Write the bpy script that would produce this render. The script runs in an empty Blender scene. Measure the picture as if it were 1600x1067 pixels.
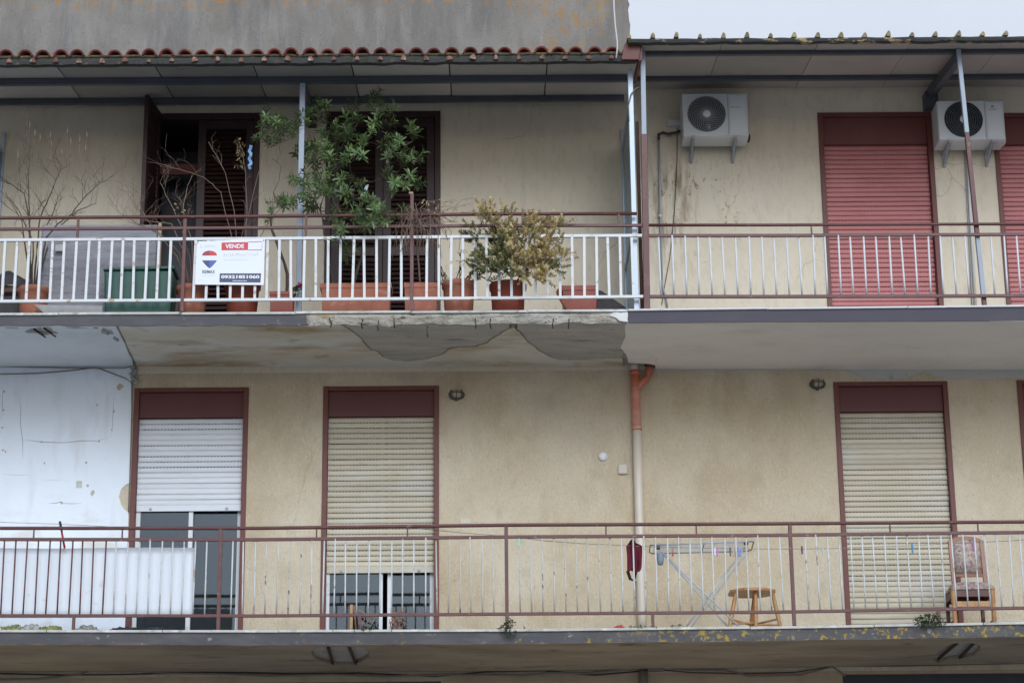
import bpy, math, random
from mathutils import Vector, Matrix, noise
from mathutils.geometry import delaunay_2d_cdt

random.seed(11)
S = bpy.context.scene
C = S.collection
R = math.radians

# ------------------------------------------------------------------ camera
FPX, W = 3535.045, 1.66734
CAM = Vector((0, -21, 1.7))
RIGHT = Vector((0.99993291, -0.00629886, -0.00972077))
UP = Vector((0.00745738, -0.29207561, 0.95636616))
FWD = Vector((0.00886322, 0.95637449, 0.29200904))
cam = bpy.data.cameras.new('camera'); cam.sensor_width = 36; cam.lens = FPX / 1600 * 36
cam.clip_start = 0.5; cam.clip_end = 2000
co = bpy.data.objects.new('camera', cam); C.objects.link(co)
co.matrix_world = Matrix(((RIGHT.x, UP.x, -FWD.x, CAM.x), (RIGHT.y, UP.y, -FWD.y, CAM.y), (RIGHT.z, UP.z, -FWD.z, CAM.z), (0, 0, 0, 1)))
S.camera = co

# ------------------------------------------------------------------ daylight: overcast
SUN_EL, SUN_AZ = 30, 170          # azimuth measured from +y, clockwise: light comes from behind the camera
wd = bpy.data.worlds.new('World'); S.world = wd; wd.use_nodes = True
nt = wd.node_tree; nt.nodes.clear()
sky = nt.nodes.new('ShaderNodeTexSky'); sky.sky_type = 'NISHITA'; sky.sun_disc = False
sky.sun_elevation = R(SUN_EL); sky.sun_rotation = R(SUN_AZ); sky.dust_density = 2; sky.ozone_density = 1; sky.air_density = 1
hs = nt.nodes.new('ShaderNodeHueSaturation'); hs.inputs['Saturation'].default_value = 0.6
bg = nt.nodes.new('ShaderNodeBackground'); bg.inputs['Strength'].default_value = 0.08
wo = nt.nodes.new('ShaderNodeOutputWorld')
nt.links.new(sky.outputs[0], hs.inputs['Color']); cool = nt.nodes.new('ShaderNodeMix'); cool.data_type = 'RGBA'; cool.blend_type = 'MULTIPLY'; cool.inputs[0].default_value = 1; cool.inputs[7].default_value = (0.88, 0.97, 1.12, 1)   # cool overcast light
nt.links.new(hs.outputs[0], cool.inputs[6]); nt.links.new(cool.outputs[2], bg.inputs[0]); nt.links.new(bg.outputs[0], wo.inputs[0])
sl = bpy.data.lights.new('sun', 'SUN'); sl.energy = 1.25; sl.angle = R(36); sl.color = (0.80, 0.90, 1.0)
so = bpy.data.objects.new('sun', sl); C.objects.link(so)
az = R(SUN_AZ); el = R(SUN_EL)
sd = Vector((math.sin(az) * math.cos(el), math.cos(az) * math.cos(el), math.sin(el)))
so.rotation_euler = sd.to_track_quat('Z', 'Y').to_euler(); so.location = sd * 60
S.view_settings.view_transform = 'Standard'; S.view_settings.look = 'None'
S.view_settings.exposure = 0.46; S.view_settings.gamma = 1; S.view_settings.use_curve_mapping = False
S.cycles.max_bounces = 8; S.cycles.diffuse_bounces = 4; S.cycles.transparent_max_bounces = 12

# ------------------------------------------------------------------ where things stand: pixel of the photograph + depth of a real plane
def P(x, y, Y):
    d = FWD * FPX + RIGHT * (x - 800) + UP * (533.5 - y)
    return CAM + d * ((Y + 21) / d.y)
def PZ(x, y, z):
    d = FWD * FPX + RIGHT * (x - 800) + UP * (533.5 - y)
    return CAM + d * ((z - CAM.z) / d.z)
def lerp(pts, x):
    if x <= pts[0][0]: a, b = pts[0], pts[1]
    elif x >= pts[-1][0]: a, b = pts[-2], pts[-1]
    else:
        for a, b in zip(pts, pts[1:]):
            if a[0] <= x <= b[0]: break
    t = (x - a[0]) / (b[0] - a[0])
    return a[1] + (b[1] - a[1]) * t

# ------------------------------------------------------------------ materials
def mat(name, col, rough=0.7, layers=(), bump=None, metal=0.0, rnd=0.0, spec=0.5, obj=False, trans=0.0):
    m = bpy.data.materials.new(name); m.use_nodes = True
    t = m.node_tree; N = t.nodes; L = t.links
    b = N['Principled BSDF']; b.inputs['Roughness'].default_value = rough; b.inputs['Metallic'].default_value = metal
    b.inputs['Specular IOR Level'].default_value = spec
    if obj: src = N.new('ShaderNodeTexCoord').outputs['Object']
    else: src = N.new('ShaderNodeNewGeometry').outputs['Position']
    def nz(scale, detail=5, rg=0.6, dist=0.0):
        mp = N.new('ShaderNodeMapping'); L.new(src, mp.inputs[0])
        mp.inputs['Scale'].default_value = scale if isinstance(scale, tuple) else (scale,) * 3
        mp.inputs['Location'].default_value = (random.uniform(-9, 9), random.uniform(-9, 9), random.uniform(-9, 9))
        n = N.new('ShaderNodeTexNoise'); n.inputs['Scale'].default_value = 1; n.inputs['Detail'].default_value = detail
        n.inputs['Roughness'].default_value = rg; n.inputs['Distortion'].default_value = dist
        L.new(mp.outputs[0], n.inputs['Vector']); return n.outputs['Fac']
    def mr(s, a, c, o0=0.0, o1=1.0):
        r = N.new('ShaderNodeMapRange'); r.inputs[1].default_value = a; r.inputs[2].default_value = c
        r.inputs[3].default_value = o0; r.inputs[4].default_value = o1; L.new(s, r.inputs[0]); return r.outputs[0]
    def mul(a, c):
        q = N.new('ShaderNodeMath'); q.operation = 'MULTIPLY'; L.new(a, q.inputs[0])
        if isinstance(c, (int, float)): q.inputs[1].default_value = c
        else: L.new(c, q.inputs[1])
        return q.outputs[0]
    rgb = N.new('ShaderNodeRGB'); rgb.outputs[0].default_value = (*col, 1); cur = rgb.outputs[0]
    for ly in layers:
        c, sc, lo, hi = ly[:4]; amt = ly[4] if len(ly) > 4 else 1.0; opt = ly[5] if len(ly) > 5 else {}
        if opt.get('crack'):
            mp = N.new('ShaderNodeMapping'); L.new(src, mp.inputs[0]); mp.inputs['Scale'].default_value = (sc, 1, sc * 0.8); mp.inputs['Location'].default_value = (random.uniform(-9, 9), 0, random.uniform(-9, 9))
            wn = N.new('ShaderNodeTexNoise'); wn.inputs['Scale'].default_value = 2.2; wn.inputs['Detail'].default_value = 7; L.new(mp.outputs[0], wn.inputs['Vector'])
            wm = N.new('ShaderNodeMix'); wm.data_type = 'RGBA'; wm.blend_type = 'LINEAR_LIGHT'; wm.inputs[0].default_value = 0.22; L.new(mp.outputs[0], wm.inputs[6]); L.new(wn.outputs['Color'], wm.inputs[7])
            vo = N.new('ShaderNodeTexVoronoi'); vo.feature = 'DISTANCE_TO_EDGE'; vo.inputs['Scale'].default_value = 1; L.new(wm.outputs[2], vo.inputs['Vector'])
            f = mul(mr(vo.outputs['Distance'], hi, lo), mr(nz(sc * 0.9), 0.5, 0.56))
        else: f = mr(nz(sc, opt.get('detail', 5), opt.get('rough', 0.6), opt.get('dist', 0)), lo, hi)
        f = mul(f, amt)
        if 'z' in opt or 'x' in opt or 'z2' in opt:
            sp = N.new('ShaderNodeSeparateXYZ'); L.new(src, sp.inputs[0])
            if 'z' in opt: f = mul(f, mr(sp.outputs[2], opt['z'][0], opt['z'][1]))
            if 'x' in opt: f = mul(f, mr(sp.outputs[0], opt['x'][0], opt['x'][1]))
            if 'x2' in opt: f = mul(f, mr(sp.outputs[0], opt['x2'][0], opt['x2'][1]))
            if 'z2' in opt: f = mul(f, mr(sp.outputs[2], opt['z2'][0], opt['z2'][1]))
        mx = N.new('ShaderNodeMix'); mx.data_type = 'RGBA'; L.new(f, mx.inputs[0]); L.new(cur, mx.inputs[6]); mx.inputs[7].default_value = (*c, 1)
        cur = mx.outputs[2]
    if rnd:
        oi = N.new('ShaderNodeObjectInfo'); h = N.new('ShaderNodeHueSaturation')
        L.new(mr(oi.outputs['Random'], 0, 1, 1 - rnd, 1 + rnd), h.inputs['Value']); L.new(cur, h.inputs['Color']); cur = h.outputs[0]
    L.new(cur, b.inputs['Base Color'])
    if bump:
        bs = bump if isinstance(bump, list) else [bump]; prev = None
        for sc, st, di in bs:
            bn = N.new('ShaderNodeBump'); bn.inputs['Strength'].default_value = st; bn.inputs['Distance'].default_value = di
            L.new(nz(sc, 4, 0.65), bn.inputs['Height'])
            if prev: L.new(prev, bn.inputs['Normal'])
            prev = bn.outputs[0]
        L.new(prev, b.inputs['Normal'])
    if trans:
        tr = N.new('ShaderNodeBsdfTranslucent'); L.new(cur, tr.inputs[0]); ms = N.new('ShaderNodeMixShader'); ms.inputs[0].default_value = trans
        L.new(b.outputs[0], ms.inputs[1]); L.new(tr.outputs[0], ms.inputs[2]); L.new(ms.outputs[0], N['Material Output'].inputs[0])
    return m

ZL, ZU = 5.30, 8.43          # floors of the two balconies
def glass(name, tint, frost=0.0):
    m = bpy.data.materials.new(name); m.use_nodes = True; t = m.node_tree; N = t.nodes; N.clear(); L = t.links
    o = N.new('ShaderNodeOutputMaterial'); g = N.new('ShaderNodeBsdfGlossy'); g.inputs['Roughness'].default_value = 0.03 + frost; g.inputs['Color'].default_value = (0.78, 0.9, 1.0, 1)
    tr = N.new('ShaderNodeBsdfTransparent'); tr.inputs[0].default_value = (*tint, 1)
    fr = N.new('ShaderNodeFresnel'); fr.inputs[0].default_value = 1.75
    mx = N.new('ShaderNodeMixShader'); L.new(fr.outputs[0], mx.inputs[0]); L.new(tr.outputs[0], mx.inputs[1]); L.new(g.outputs[0], mx.inputs[2])
    df = N.new('ShaderNodeBsdfDiffuse'); df.inputs[0].default_value = (0.35, 0.38, 0.38, 1)
    m2 = N.new('ShaderNodeMixShader'); m2.inputs[0].default_value = 0.03 + frost * .5
    L.new(mx.outputs[0], m2.inputs[1]); L.new(df.outputs[0], m2.inputs[2]); L.new(m2.outputs[0], o.inputs[0]); return m

M = {}
M['wall_up'] = mat('ochre_plaster', (0.72, 0.625, 0.485), 0.9,
    [((0.62, 0.53, 0.40), (1.1, 1.1, 0.8), 0.42, 0.72, 0.55), ((0.72, 0.655, 0.545), (2.5, 2, 1.2), 0.5, 0.75, 0.5),
     ((0.54, 0.455, 0.34), (20, 20, 8), 0.5, 0.72, 0.45), ((0.32, 0.26, 0.19), 0.75, 0.0, 0.0045, 0.7, {'crack': True}), ((0.52, 0.44, 0.32), (6, 6, 0.9), 0.55, 0.72, 0.3), ((0.16, 0.12, 0.09), (7, 7, 11), 0.70, 0.76, 0.5), ((0.23, 0.155, 0.095), (14, 14, 2.2), 0.47, 0.66, 0.8, {'x': (1.66, 1.78), 'x2': (2.25, 2.05), 'z': (9.2, 9.9), 'z2': (10.75, 10.45)}), ((0.15, 0.10, 0.07), (24, 24, 12), 0.60, 0.67, 0.7, {'x': (1.5, 1.9), 'x2': (2.9, 2.4), 'z': (9.4, 9.9), 'z2': (10.75, 10.4)})],
    [((70, 70, 16), 0.22, 0.01), ((7, 7, 4), 0.12, 0.02)])
M['wall_low'] = mat('graffiato_plaster', (0.60, 0.495, 0.345), 0.92,
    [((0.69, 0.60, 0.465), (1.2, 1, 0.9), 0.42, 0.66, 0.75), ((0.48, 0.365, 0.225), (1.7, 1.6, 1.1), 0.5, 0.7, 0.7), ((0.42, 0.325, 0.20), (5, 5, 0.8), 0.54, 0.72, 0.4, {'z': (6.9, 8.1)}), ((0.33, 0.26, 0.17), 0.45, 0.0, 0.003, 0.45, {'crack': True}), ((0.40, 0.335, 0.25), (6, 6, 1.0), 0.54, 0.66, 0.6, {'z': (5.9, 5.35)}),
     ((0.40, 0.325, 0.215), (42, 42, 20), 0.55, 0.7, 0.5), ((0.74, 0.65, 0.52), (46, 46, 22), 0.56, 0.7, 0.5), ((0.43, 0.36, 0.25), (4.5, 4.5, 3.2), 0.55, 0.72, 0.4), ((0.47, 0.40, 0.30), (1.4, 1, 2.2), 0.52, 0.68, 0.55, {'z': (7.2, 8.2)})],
    [((85, 85, 50), 0.75, 0.012), ((45, 45, 28), 0.6, 0.016)])
M['wall_ground'] = mat('dirty_ground_plaster', (0.46, 0.36, 0.245), 0.9, [((0.33, 0.25, 0.17), (3, 3, 3), 0.45, 0.7, 0.8)], ((30, 30, 30), 0.3, 0.01))
M['white_wall'] = mat('white_emulsion', (0.85, 0.90, 0.96), 0.8,  # blue cast of skylit shade is put into the white base colour
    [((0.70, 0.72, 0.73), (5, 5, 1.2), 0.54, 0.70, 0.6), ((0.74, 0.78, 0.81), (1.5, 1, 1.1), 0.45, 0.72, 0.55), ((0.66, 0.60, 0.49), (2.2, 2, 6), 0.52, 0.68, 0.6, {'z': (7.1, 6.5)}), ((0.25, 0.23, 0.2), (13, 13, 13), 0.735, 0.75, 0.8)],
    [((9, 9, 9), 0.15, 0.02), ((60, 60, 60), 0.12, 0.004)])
M['parapet_grey'] = mat('weathered_concrete', (0.22, 0.20, 0.175), 0.95,
    [((0.29, 0.27, 0.24), (1.8, 1, 1.2), 0.42, 0.62, 0.85), ((0.14, 0.138, 0.138), (4.5, 5, 0.8), 0.5, 0.68, 0.6), ((0.31, 0.295, 0.265), (9, 9, 1.6), 0.54, 0.7, 0.6),
     ((0.15, 0.14, 0.13), (38, 38, 26), 0.58, 0.68, 0.6), ((0.46, 0.45, 0.42), (70, 70, 40), 0.62, 0.72, 0.6),
     ((0.42, 0.20, 0.03), (9, 9, 10), 0.535, 0.58, 1.0, {'z': (12.40, 12.56), 'detail': 9, 'rough': 0.8}),
     ((0.40, 0.21, 0.045), (8, 8, 5), 0.515, 0.585, 0.7, {'x': (0.15, 0.75), 'x2': (1.5, 1.2), 'detail': 10, 'rough': 0.82}),
     ((0.7, 0.7, 0.68), (16, 16, 16), 0.745, 0.757, 0.9)],
    [((60, 60, 35), 0.4, 0.012)])
M['parapet_white'] = mat('white_masonry_paint', (0.735, 0.745, 0.765), 0.75, [((0.70, 0.715, 0.74), (2, 1, 1), 0.45, 0.75, 0.6), ((0.7, 0.7, 0.68), (5, 5, 3), 0.66, 0.76, 0.4)], ((30, 30, 30), 0.08, 0.005))
M['concrete'] = mat('bare_concrete', (0.47, 0.44, 0.395), 0.95,
    [((0.36, 0.335, 0.30), (1.3, 5, 5), 0.42, 0.66, 0.8), ((0.58, 0.55, 0.50), (3, 26, 10), 0.5, 0.66, 0.6), ((0.15, 0.115, 0.09), (1.5, 12, 9), 0.62, 0.66, 0.8), ((0.16, 0.13, 0.11), (20, 20, 20), 0.62, 0.7, 0.5)],
    [((3, 40, 14), 0.6, 0.02), ((26, 26, 26), 0.7, 0.02)])
M['edge_concrete'] = mat('broken_edge_concrete', (0.47, 0.43, 0.36), 0.95,
    [((0.25, 0.22, 0.18), (5, 5, 16), 0.5, 0.62, 0.8), ((0.58, 0.55, 0.48), (4, 4, 9), 0.54, 0.64, 0.8), ((0.11, 0.08, 0.055), (9, 9, 16), 0.60, 0.68, 0.9)],
    [((28, 28, 28), 0.9, 0.03)])
M['soffit_white'] = mat('white_soffit_paint', (0.70, 0.73, 0.75), 0.85, [((0.56, 0.57, 0.58), (2, 2, 2), 0.45, 0.75, 0.6)], ((14, 14, 14), 0.15, 0.01))
M['soffit_stain'] = mat('stained_soffit_plaster', (0.60, 0.54, 0.43), 0.9,
    [((0.68, 0.67, 0.64), (1.1, 2.2, 1), 0.42, 0.62, 0.75), ((0.36, 0.26, 0.13), (0.9, 2.6, 1), 0.48, 0.64, 0.9), ((0.25, 0.17, 0.08), (3, 3.5, 1), 0.6, 0.72, 0.65)], ((20, 20, 20), 0.2, 0.008))
M['soffit_grey'] = mat('grey_soffit_paint', (0.80, 0.75, 0.69), 0.85, [((0.72, 0.67, 0.61), (0.8, 1.6, 1), 0.42, 0.66, 0.8), ((0.60, 0.54, 0.46), (1.6, 2.4, 1), 0.58, 0.76, 0.55), ((0.5, 0.44, 0.36), 0.9, 0.0, 0.005, 0.6, {'crack': True})], ((20, 20, 20), 0.1, 0.006))
M['cove'] = mat('grey_cove_paint', (0.52, 0.505, 0.47), 0.9, [((0.47, 0.455, 0.43), (2, 2, 3), 0.45, 0.65, 0.6), ((0.22, 0.2, 0.18), (9, 9, 9), 0.62, 0.7, 0.6)], ((25, 25, 25), 0.4, 0.01))
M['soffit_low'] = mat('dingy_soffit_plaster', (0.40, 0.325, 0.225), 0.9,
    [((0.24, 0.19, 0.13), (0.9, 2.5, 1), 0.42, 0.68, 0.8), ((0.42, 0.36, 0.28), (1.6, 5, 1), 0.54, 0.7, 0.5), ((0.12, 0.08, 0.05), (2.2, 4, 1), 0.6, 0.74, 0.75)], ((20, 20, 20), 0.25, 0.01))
M['fascia'] = mat('slate_fascia_paint', (0.085, 0.079, 0.086), 0.75,
    [((0.115, 0.106, 0.108), (3, 3, 9), 0.45, 0.66, 0.8), ((0.26, 0.25, 0.245), (9, 9, 12), 0.635, 0.70, 0.75)], ((30, 30, 50), 0.35, 0.008))
M['fascia_plain'] = mat('slate_fascia_paint_clean', (0.066, 0.059, 0.076), 0.7, [((0.082, 0.075, 0.088), (1.5, 1, 4), 0.45, 0.7, 0.8)], ((30, 30, 30), 0.1, 0.004))
M['fascia_low'] = mat('slate_fascia_with_lichen', (0.083, 0.078, 0.082), 0.8,
    [((0.125, 0.118, 0.118), (2.5, 2, 10), 0.45, 0.66, 0.8), ((0.30, 0.29, 0.28), (11, 11, 14), 0.635, 0.70, 0.8),
     ((0.40, 0.27, 0.025), (13, 13, 13), 0.545, 0.585, 0.92, {'x': (0.9, 1.9), 'detail': 8, 'rough': 0.72}), ((0.36, 0.25, 0.03), (9, 9, 10), 0.60, 0.65, 0.95, {'x': (-2.4, -0.9), 'detail': 8, 'rough': 0.7})], ((30, 30, 50), 0.4, 0.008))
M['lip'] = mat('worn_marble_coping', (0.56, 0.545, 0.50), 0.8, [((0.30, 0.30, 0.25), (5, 5, 9), 0.5, 0.68, 0.8), ((0.75, 0.74, 0.71), (6, 6, 10), 0.56, 0.66, 0.8), ((0.14, 0.15, 0.09), (10, 10, 10), 0.62, 0.7, 0.7)], ((30, 30, 30), 0.4, 0.01), rnd=0.1)
M['lip_clean'] = mat('white_marble_coping', (0.70, 0.69, 0.67), 0.7, [((0.5, 0.48, 0.44), (5, 5, 9), 0.55, 0.7, 0.6)], ((30, 30, 30), 0.2, 0.006), rnd=0.05)
M['frame'] = mat('brown_frame_paint', (0.135, 0.036, 0.028), 0.55, [((0.165, 0.055, 0.042), (4, 4, 2), 0.5, 0.7, 0.6)], ((30, 30, 30), 0.08, 0.003))
M['boxpanel'] = mat('maroon_shutter_box', (0.105, 0.022, 0.020), 0.5, [((0.125, 0.032, 0.028), (2, 2, 2), 0.45, 0.7, 0.6)], ((20, 20, 20), 0.05, 0.003))
M['frame_dk'] = mat('dark_brown_joinery', (0.038, 0.0155, 0.0145), 0.55, [((0.056, 0.025, 0.022), (5, 5, 3), 0.5, 0.7, 0.7)], ((40, 40, 10), 0.15, 0.003), rnd=0.12)
M['slat_white'] = mat('white_pvc_slat', (0.72, 0.74, 0.77), 0.45, [((0.6, 0.61, 0.62), (3, 3, 8), 0.5, 0.75, 0.5)], None, rnd=0.04)
M['slat_cream'] = mat('cream_pvc_slat', (0.52, 0.455, 0.335), 0.5, [((0.44, 0.385, 0.27), (1.1, 1, 2.4), 0.45, 0.7, 0.7), ((0.60, 0.57, 0.52), (1.5, 1, 3), 0.5, 0.7, 0.6), ((0.34, 0.3, 0.22), (14, 14, 30), 0.6, 0.72, 0.5)], None, rnd=0.11)
M['slat_red'] = mat('red_pvc_slat', (0.49, 0.165, 0.158), 0.55, [((0.38, 0.125, 0.12), (2, 2, 5), 0.5, 0.7, 0.5), ((0.60, 0.25, 0.24), (2, 2, 1), 0.5, 0.75, 0.5)], None, rnd=0.07)
M['pvc_white'] = mat('white_sash_paint', (0.70, 0.71, 0.71), 0.6, [((0.45, 0.45, 0.42), (8, 8, 8), 0.58, 0.68, 0.6)], ((30, 30, 30), 0.2, 0.004))
M['dark'] = mat('unlit_room_plaster', (0.10, 0.09, 0.085), 0.9)  # darkness of the unlit interiors is put into this colour
M['navy_metal'] = mat('navy_shop_metal', (0.022, 0.025, 0.035), 0.5, [((0.04, 0.042, 0.05), (4, 4, 4), 0.5, 0.7, 0.6)])
M['glass'] = glass('window_glass', (0.55, 0.58, 0.58))
M['glass_frost'] = glass('dull_partition_glass', (0.80, 0.86, 0.83), 0.06)
M['brown_rail'] = mat('brown_rail_paint', (0.120, 0.040, 0.036), 0.5,
    [((0.16, 0.07, 0.06), (5, 5, 9), 0.5, 0.7, 0.7), ((0.30, 0.23, 0.2), (14, 14, 18), 0.64, 0.7, 0.6), ((0.09, 0.03, 0.012), (9, 9, 14), 0.6, 0.7, 0.7)], ((50, 50, 50), 0.25, 0.003))
M['white_rail'] = mat('white_rail_paint', (0.70, 0.705, 0.70), 0.5, [((0.40, 0.24, 0.11), (7, 7, 10), 0.595, 0.66, 0.8, {'detail': 8}), ((0.5, 0.47, 0.42), (4, 4, 8), 0.55, 0.7, 0.6)], ((50, 50, 50), 0.2, 0.003))
M['white_bar'] = mat('rusty_white_bar_paint', (0.66, 0.665, 0.655), 0.55, [((0.30, 0.17, 0.075), (5, 5, 4.5), 0.555, 0.64, 0.9, {'detail': 8, 'rough': 0.75}), ((0.45, 0.40, 0.33), (3, 3, 5), 0.5, 0.7, 0.6)], ((50, 50, 50), 0.3, 0.003))
M['worn_bar'] = mat('flaking_white_bar_paint', (0.60, 0.575, 0.52), 0.6,
    [((0.50, 0.44, 0.34), (2.2, 2, 3), 0.42, 0.62, 0.8), ((0.085, 0.045, 0.03), (8, 8, 7), 0.575, 0.62, 0.95, {'detail': 8, 'rough': 0.75}), ((0.68, 0.68, 0.66), (4, 4, 5), 0.54, 0.64, 0.7)], ((60, 60, 40), 0.5, 0.004))
M['clean_bar'] = mat('white_bar_paint', (0.72, 0.73, 0.75), 0.5, [((0.58, 0.58, 0.57), (5, 5, 6), 0.55, 0.7, 0.5)])
M['steel_blue'] = mat('grey_blue_steel_paint', (0.20, 0.235, 0.285), 0.5, [((0.14, 0.15, 0.18), (5, 5, 3), 0.5, 0.68, 0.6), ((0.3, 0.32, 0.35), (9, 9, 5), 0.6, 0.7, 0.5)], ((40, 40, 40), 0.12, 0.003))
M['steel_dk'] = mat('dark_grey_steel_paint', (0.075, 0.083, 0.098), 0.55, [((0.05, 0.052, 0.06), (5, 5, 5), 0.5, 0.7, 0.6)], ((40, 40, 40), 0.12, 0.003))
M['steel_pale'] = mat('pale_galvanised_steel', (0.32, 0.365, 0.43), 0.45, [((0.23, 0.26, 0.31), (9, 9, 3), 0.5, 0.7, 0.6)])
M['alu'] = mat('anodised_aluminium', (0.40, 0.46, 0.54), 0.4, [((0.38, 0.42, 0.48), (8, 8, 2), 0.5, 0.7, 0.6)], None, metal=0.25)
M['panel_grey'] = mat('grey_ceiling_sheet', (0.40, 0.37, 0.335), 0.85, [((0.32, 0.29, 0.26), (1.4, 1.4, 1.4), 0.45, 0.7, 0.6)], ((20, 20, 20), 0.06, 0.004), rnd=0.13)
M['panel_dull'] = mat('dull_ceiling_sheet', (0.38, 0.36, 0.335), 0.85, [((0.30, 0.28, 0.26), (1.4, 1.4, 1.4), 0.45, 0.7, 0.6)], ((20, 20, 20), 0.06, 0.004), rnd=0.42)
M['tile'] = mat('red_clay_tile', (0.17, 0.032, 0.026), 0.85, [((0.125, 0.035, 0.028), (7, 7, 7), 0.45, 0.65, 0.7), ((0.28, 0.14, 0.09), (14, 14, 14), 0.62, 0.72, 0.6), ((0.24, 0.20, 0.05), (12, 12, 12), 0.62, 0.70, 0.6)], ((40, 40, 40), 0.4, 0.006), rnd=0.28)
M['mortar'] = mat('mossy_roof_mortar', (0.10, 0.085, 0.055), 0.95, [((0.27, 0.22, 0.07), (9, 9, 9), 0.5, 0.62, 0.8), ((0.045, 0.055, 0.03), (7, 7, 7), 0.5, 0.65, 0.7)], ((30, 30, 30), 0.8, 0.02))
M['sheet_edge'] = mat('dirty_roof_sheet', (0.055, 0.052, 0.048), 0.9, [((0.03, 0.04, 0.022), (7, 7, 7), 0.5, 0.65, 0.8), ((0.15, 0.13, 0.09), (12, 12, 20), 0.6, 0.7, 0.7)], ((30, 30, 30), 0.6, 0.012))
M['sheet_edge2'] = mat('lichened_sheet_edge', (0.045, 0.045, 0.045), 0.9, [((0.40, 0.29, 0.15), (5, 5, 14), 0.565, 0.60, 0.9, {'detail': 6}), ((0.05, 0.065, 0.03), (6, 6, 6), 0.55, 0.65, 0.8)], ((30, 30, 30), 0.6, 0.012))
M['rib'] = mat('lichen_roof_rib', (0.27, 0.20, 0.12), 0.95, [((0.42, 0.34, 0.12), (18, 18, 18), 0.5, 0.62, 0.8), ((0.08, 0.09, 0.045), (14, 14, 14), 0.55, 0.65, 0.8)], ((40, 40, 40), 0.5, 0.01), rnd=0.3)
M['rib_red'] = mat('clay_rib_end', (0.26, 0.115, 0.085), 0.95, [((0.42, 0.36, 0.31), (18, 18, 18), 0.5, 0.62, 0.8), ((0.12, 0.06, 0.05), (14, 14, 14), 0.55, 0.65, 0.8)], ((40, 40, 40), 0.5, 0.01), rnd=0.35)
M['terracotta'] = mat('terracotta', (0.42, 0.155, 0.095), 0.8, [((0.33, 0.11, 0.07), (6, 6, 6), 0.45, 0.68, 0.7), ((0.54, 0.33, 0.25), (8, 8, 10), 0.55, 0.7, 0.65)], ((60, 60, 60), 0.15, 0.003), rnd=0.12)
M['plast_terra'] = mat('red_brown_plastic', (0.29, 0.062, 0.036), 0.5, [((0.23, 0.05, 0.03), (5, 5, 5), 0.5, 0.7, 0.7)], rnd=0.12)
M['soil'] = mat('potting_soil', (0.045, 0.032, 0.022), 0.95, [((0.08, 0.06, 0.04), (30, 30, 30), 0.5, 0.6, 0.8)], ((60, 60, 60), 0.9, 0.02))
M['leaf'] = mat('glossy_leaf', (0.115, 0.18, 0.06), 0.36, [((0.20, 0.275, 0.10), (9, 9, 9), 0.45, 0.62, 0.8), ((0.05, 0.105, 0.036), (6, 6, 6), 0.5, 0.65, 0.7)], None, rnd=0.35, trans=0.22)
M['leaf_weed'] = mat('weed_leaf', (0.045, 0.085, 0.026), 0.6, [((0.075, 0.12, 0.04), (30, 30, 30), 0.5, 0.6, 0.8)], None, rnd=0.3, trans=0.2)
M['leaf_dry'] = mat('yellowing_leaf', (0.64, 0.50, 0.23), 0.7, [((0.74, 0.60, 0.36), (9, 9, 9), 0.45, 0.6, 0.8), ((0.38, 0.35, 0.13), (5, 5, 5), 0.5, 0.62, 0.6)], None, rnd=0.3, trans=0.25)
M['leaf_olive'] = mat('olive_green_leaf', (0.25, 0.25, 0.10), 0.6, [((0.15, 0.18, 0.07), (8, 8, 8), 0.45, 0.6, 0.8), ((0.44, 0.37, 0.16), (10, 10, 10), 0.55, 0.65, 0.7)], None, rnd=0.3, trans=0.2)
M['bark'] = mat('grey_brown_bark', (0.085, 0.062, 0.048), 0.9, [((0.13, 0.105, 0.085), (30, 30, 12), 0.5, 0.65, 0.7)], ((60, 60, 30), 0.5, 0.005))
M['twig_pale'] = mat('dry_straw_twig', (0.27, 0.20, 0.135), 0.9, [((0.17, 0.11, 0.08), (20, 20, 20), 0.45, 0.6, 0.8)])
M['twig_brown'] = mat('dry_brown_twig', (0.24, 0.16, 0.125), 0.9, [((0.25, 0.17, 0.12), (20, 20, 20), 0.5, 0.6, 0.8)])
M['pink'] = mat('magenta_petal', (0.62, 0.02, 0.17), 0.6, rnd=0.2, trans=0.2)
M['board_grey'] = mat('grey_wrapped_board', (0.27, 0.26, 0.28), 0.5, [((0.34, 0.33, 0.35), (1.4, 2, 16), 0.45, 0.65, 0.8), ((0.18, 0.17, 0.185), (1.6, 3, 20), 0.56, 0.66, 0.7)], [((2.5, 6, 30), 0.9, 0.03)])
M['board_pale'] = mat('pale_grey_board', (0.46, 0.45, 0.44), 0.7, [((0.36, 0.35, 0.33), (3, 3, 8), 0.5, 0.7, 0.7)])
M['green_plastic'] = mat('dark_green_plastic', (0.022, 0.085, 0.062), 0.45, [((0.03, 0.11, 0.08), (4, 4, 9), 0.5, 0.7, 0.7)], ((8, 8, 8), 0.2, 0.02))
M['dark_wicker'] = mat('dark_cover_cloth', (0.06, 0.056, 0.058), 0.8, [((0.09, 0.085, 0.085), (8, 8, 8), 0.5, 0.65, 0.7)], ((30, 30, 30), 0.4, 0.01))
M['brown_wood'] = mat('brown_wood', (0.11, 0.062, 0.045), 0.7, [((0.15, 0.09, 0.065), (3, 20, 20), 0.5, 0.65, 0.7)])
M['pale_wood'] = mat('pale_wood', (0.40, 0.31, 0.19), 0.7, [((0.3, 0.21, 0.12), (20, 20, 3), 0.5, 0.65, 0.7)])
M['pine'] = mat('varnished_pine', (0.50, 0.26, 0.105), 0.45, [((0.30, 0.125, 0.045), (16, 16, 6), 0.5, 0.68, 0.8), ((0.5, 0.28, 0.12), (9, 30, 9), 0.52, 0.66, 0.6)], ((40, 40, 12), 0.12, 0.003))
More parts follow.
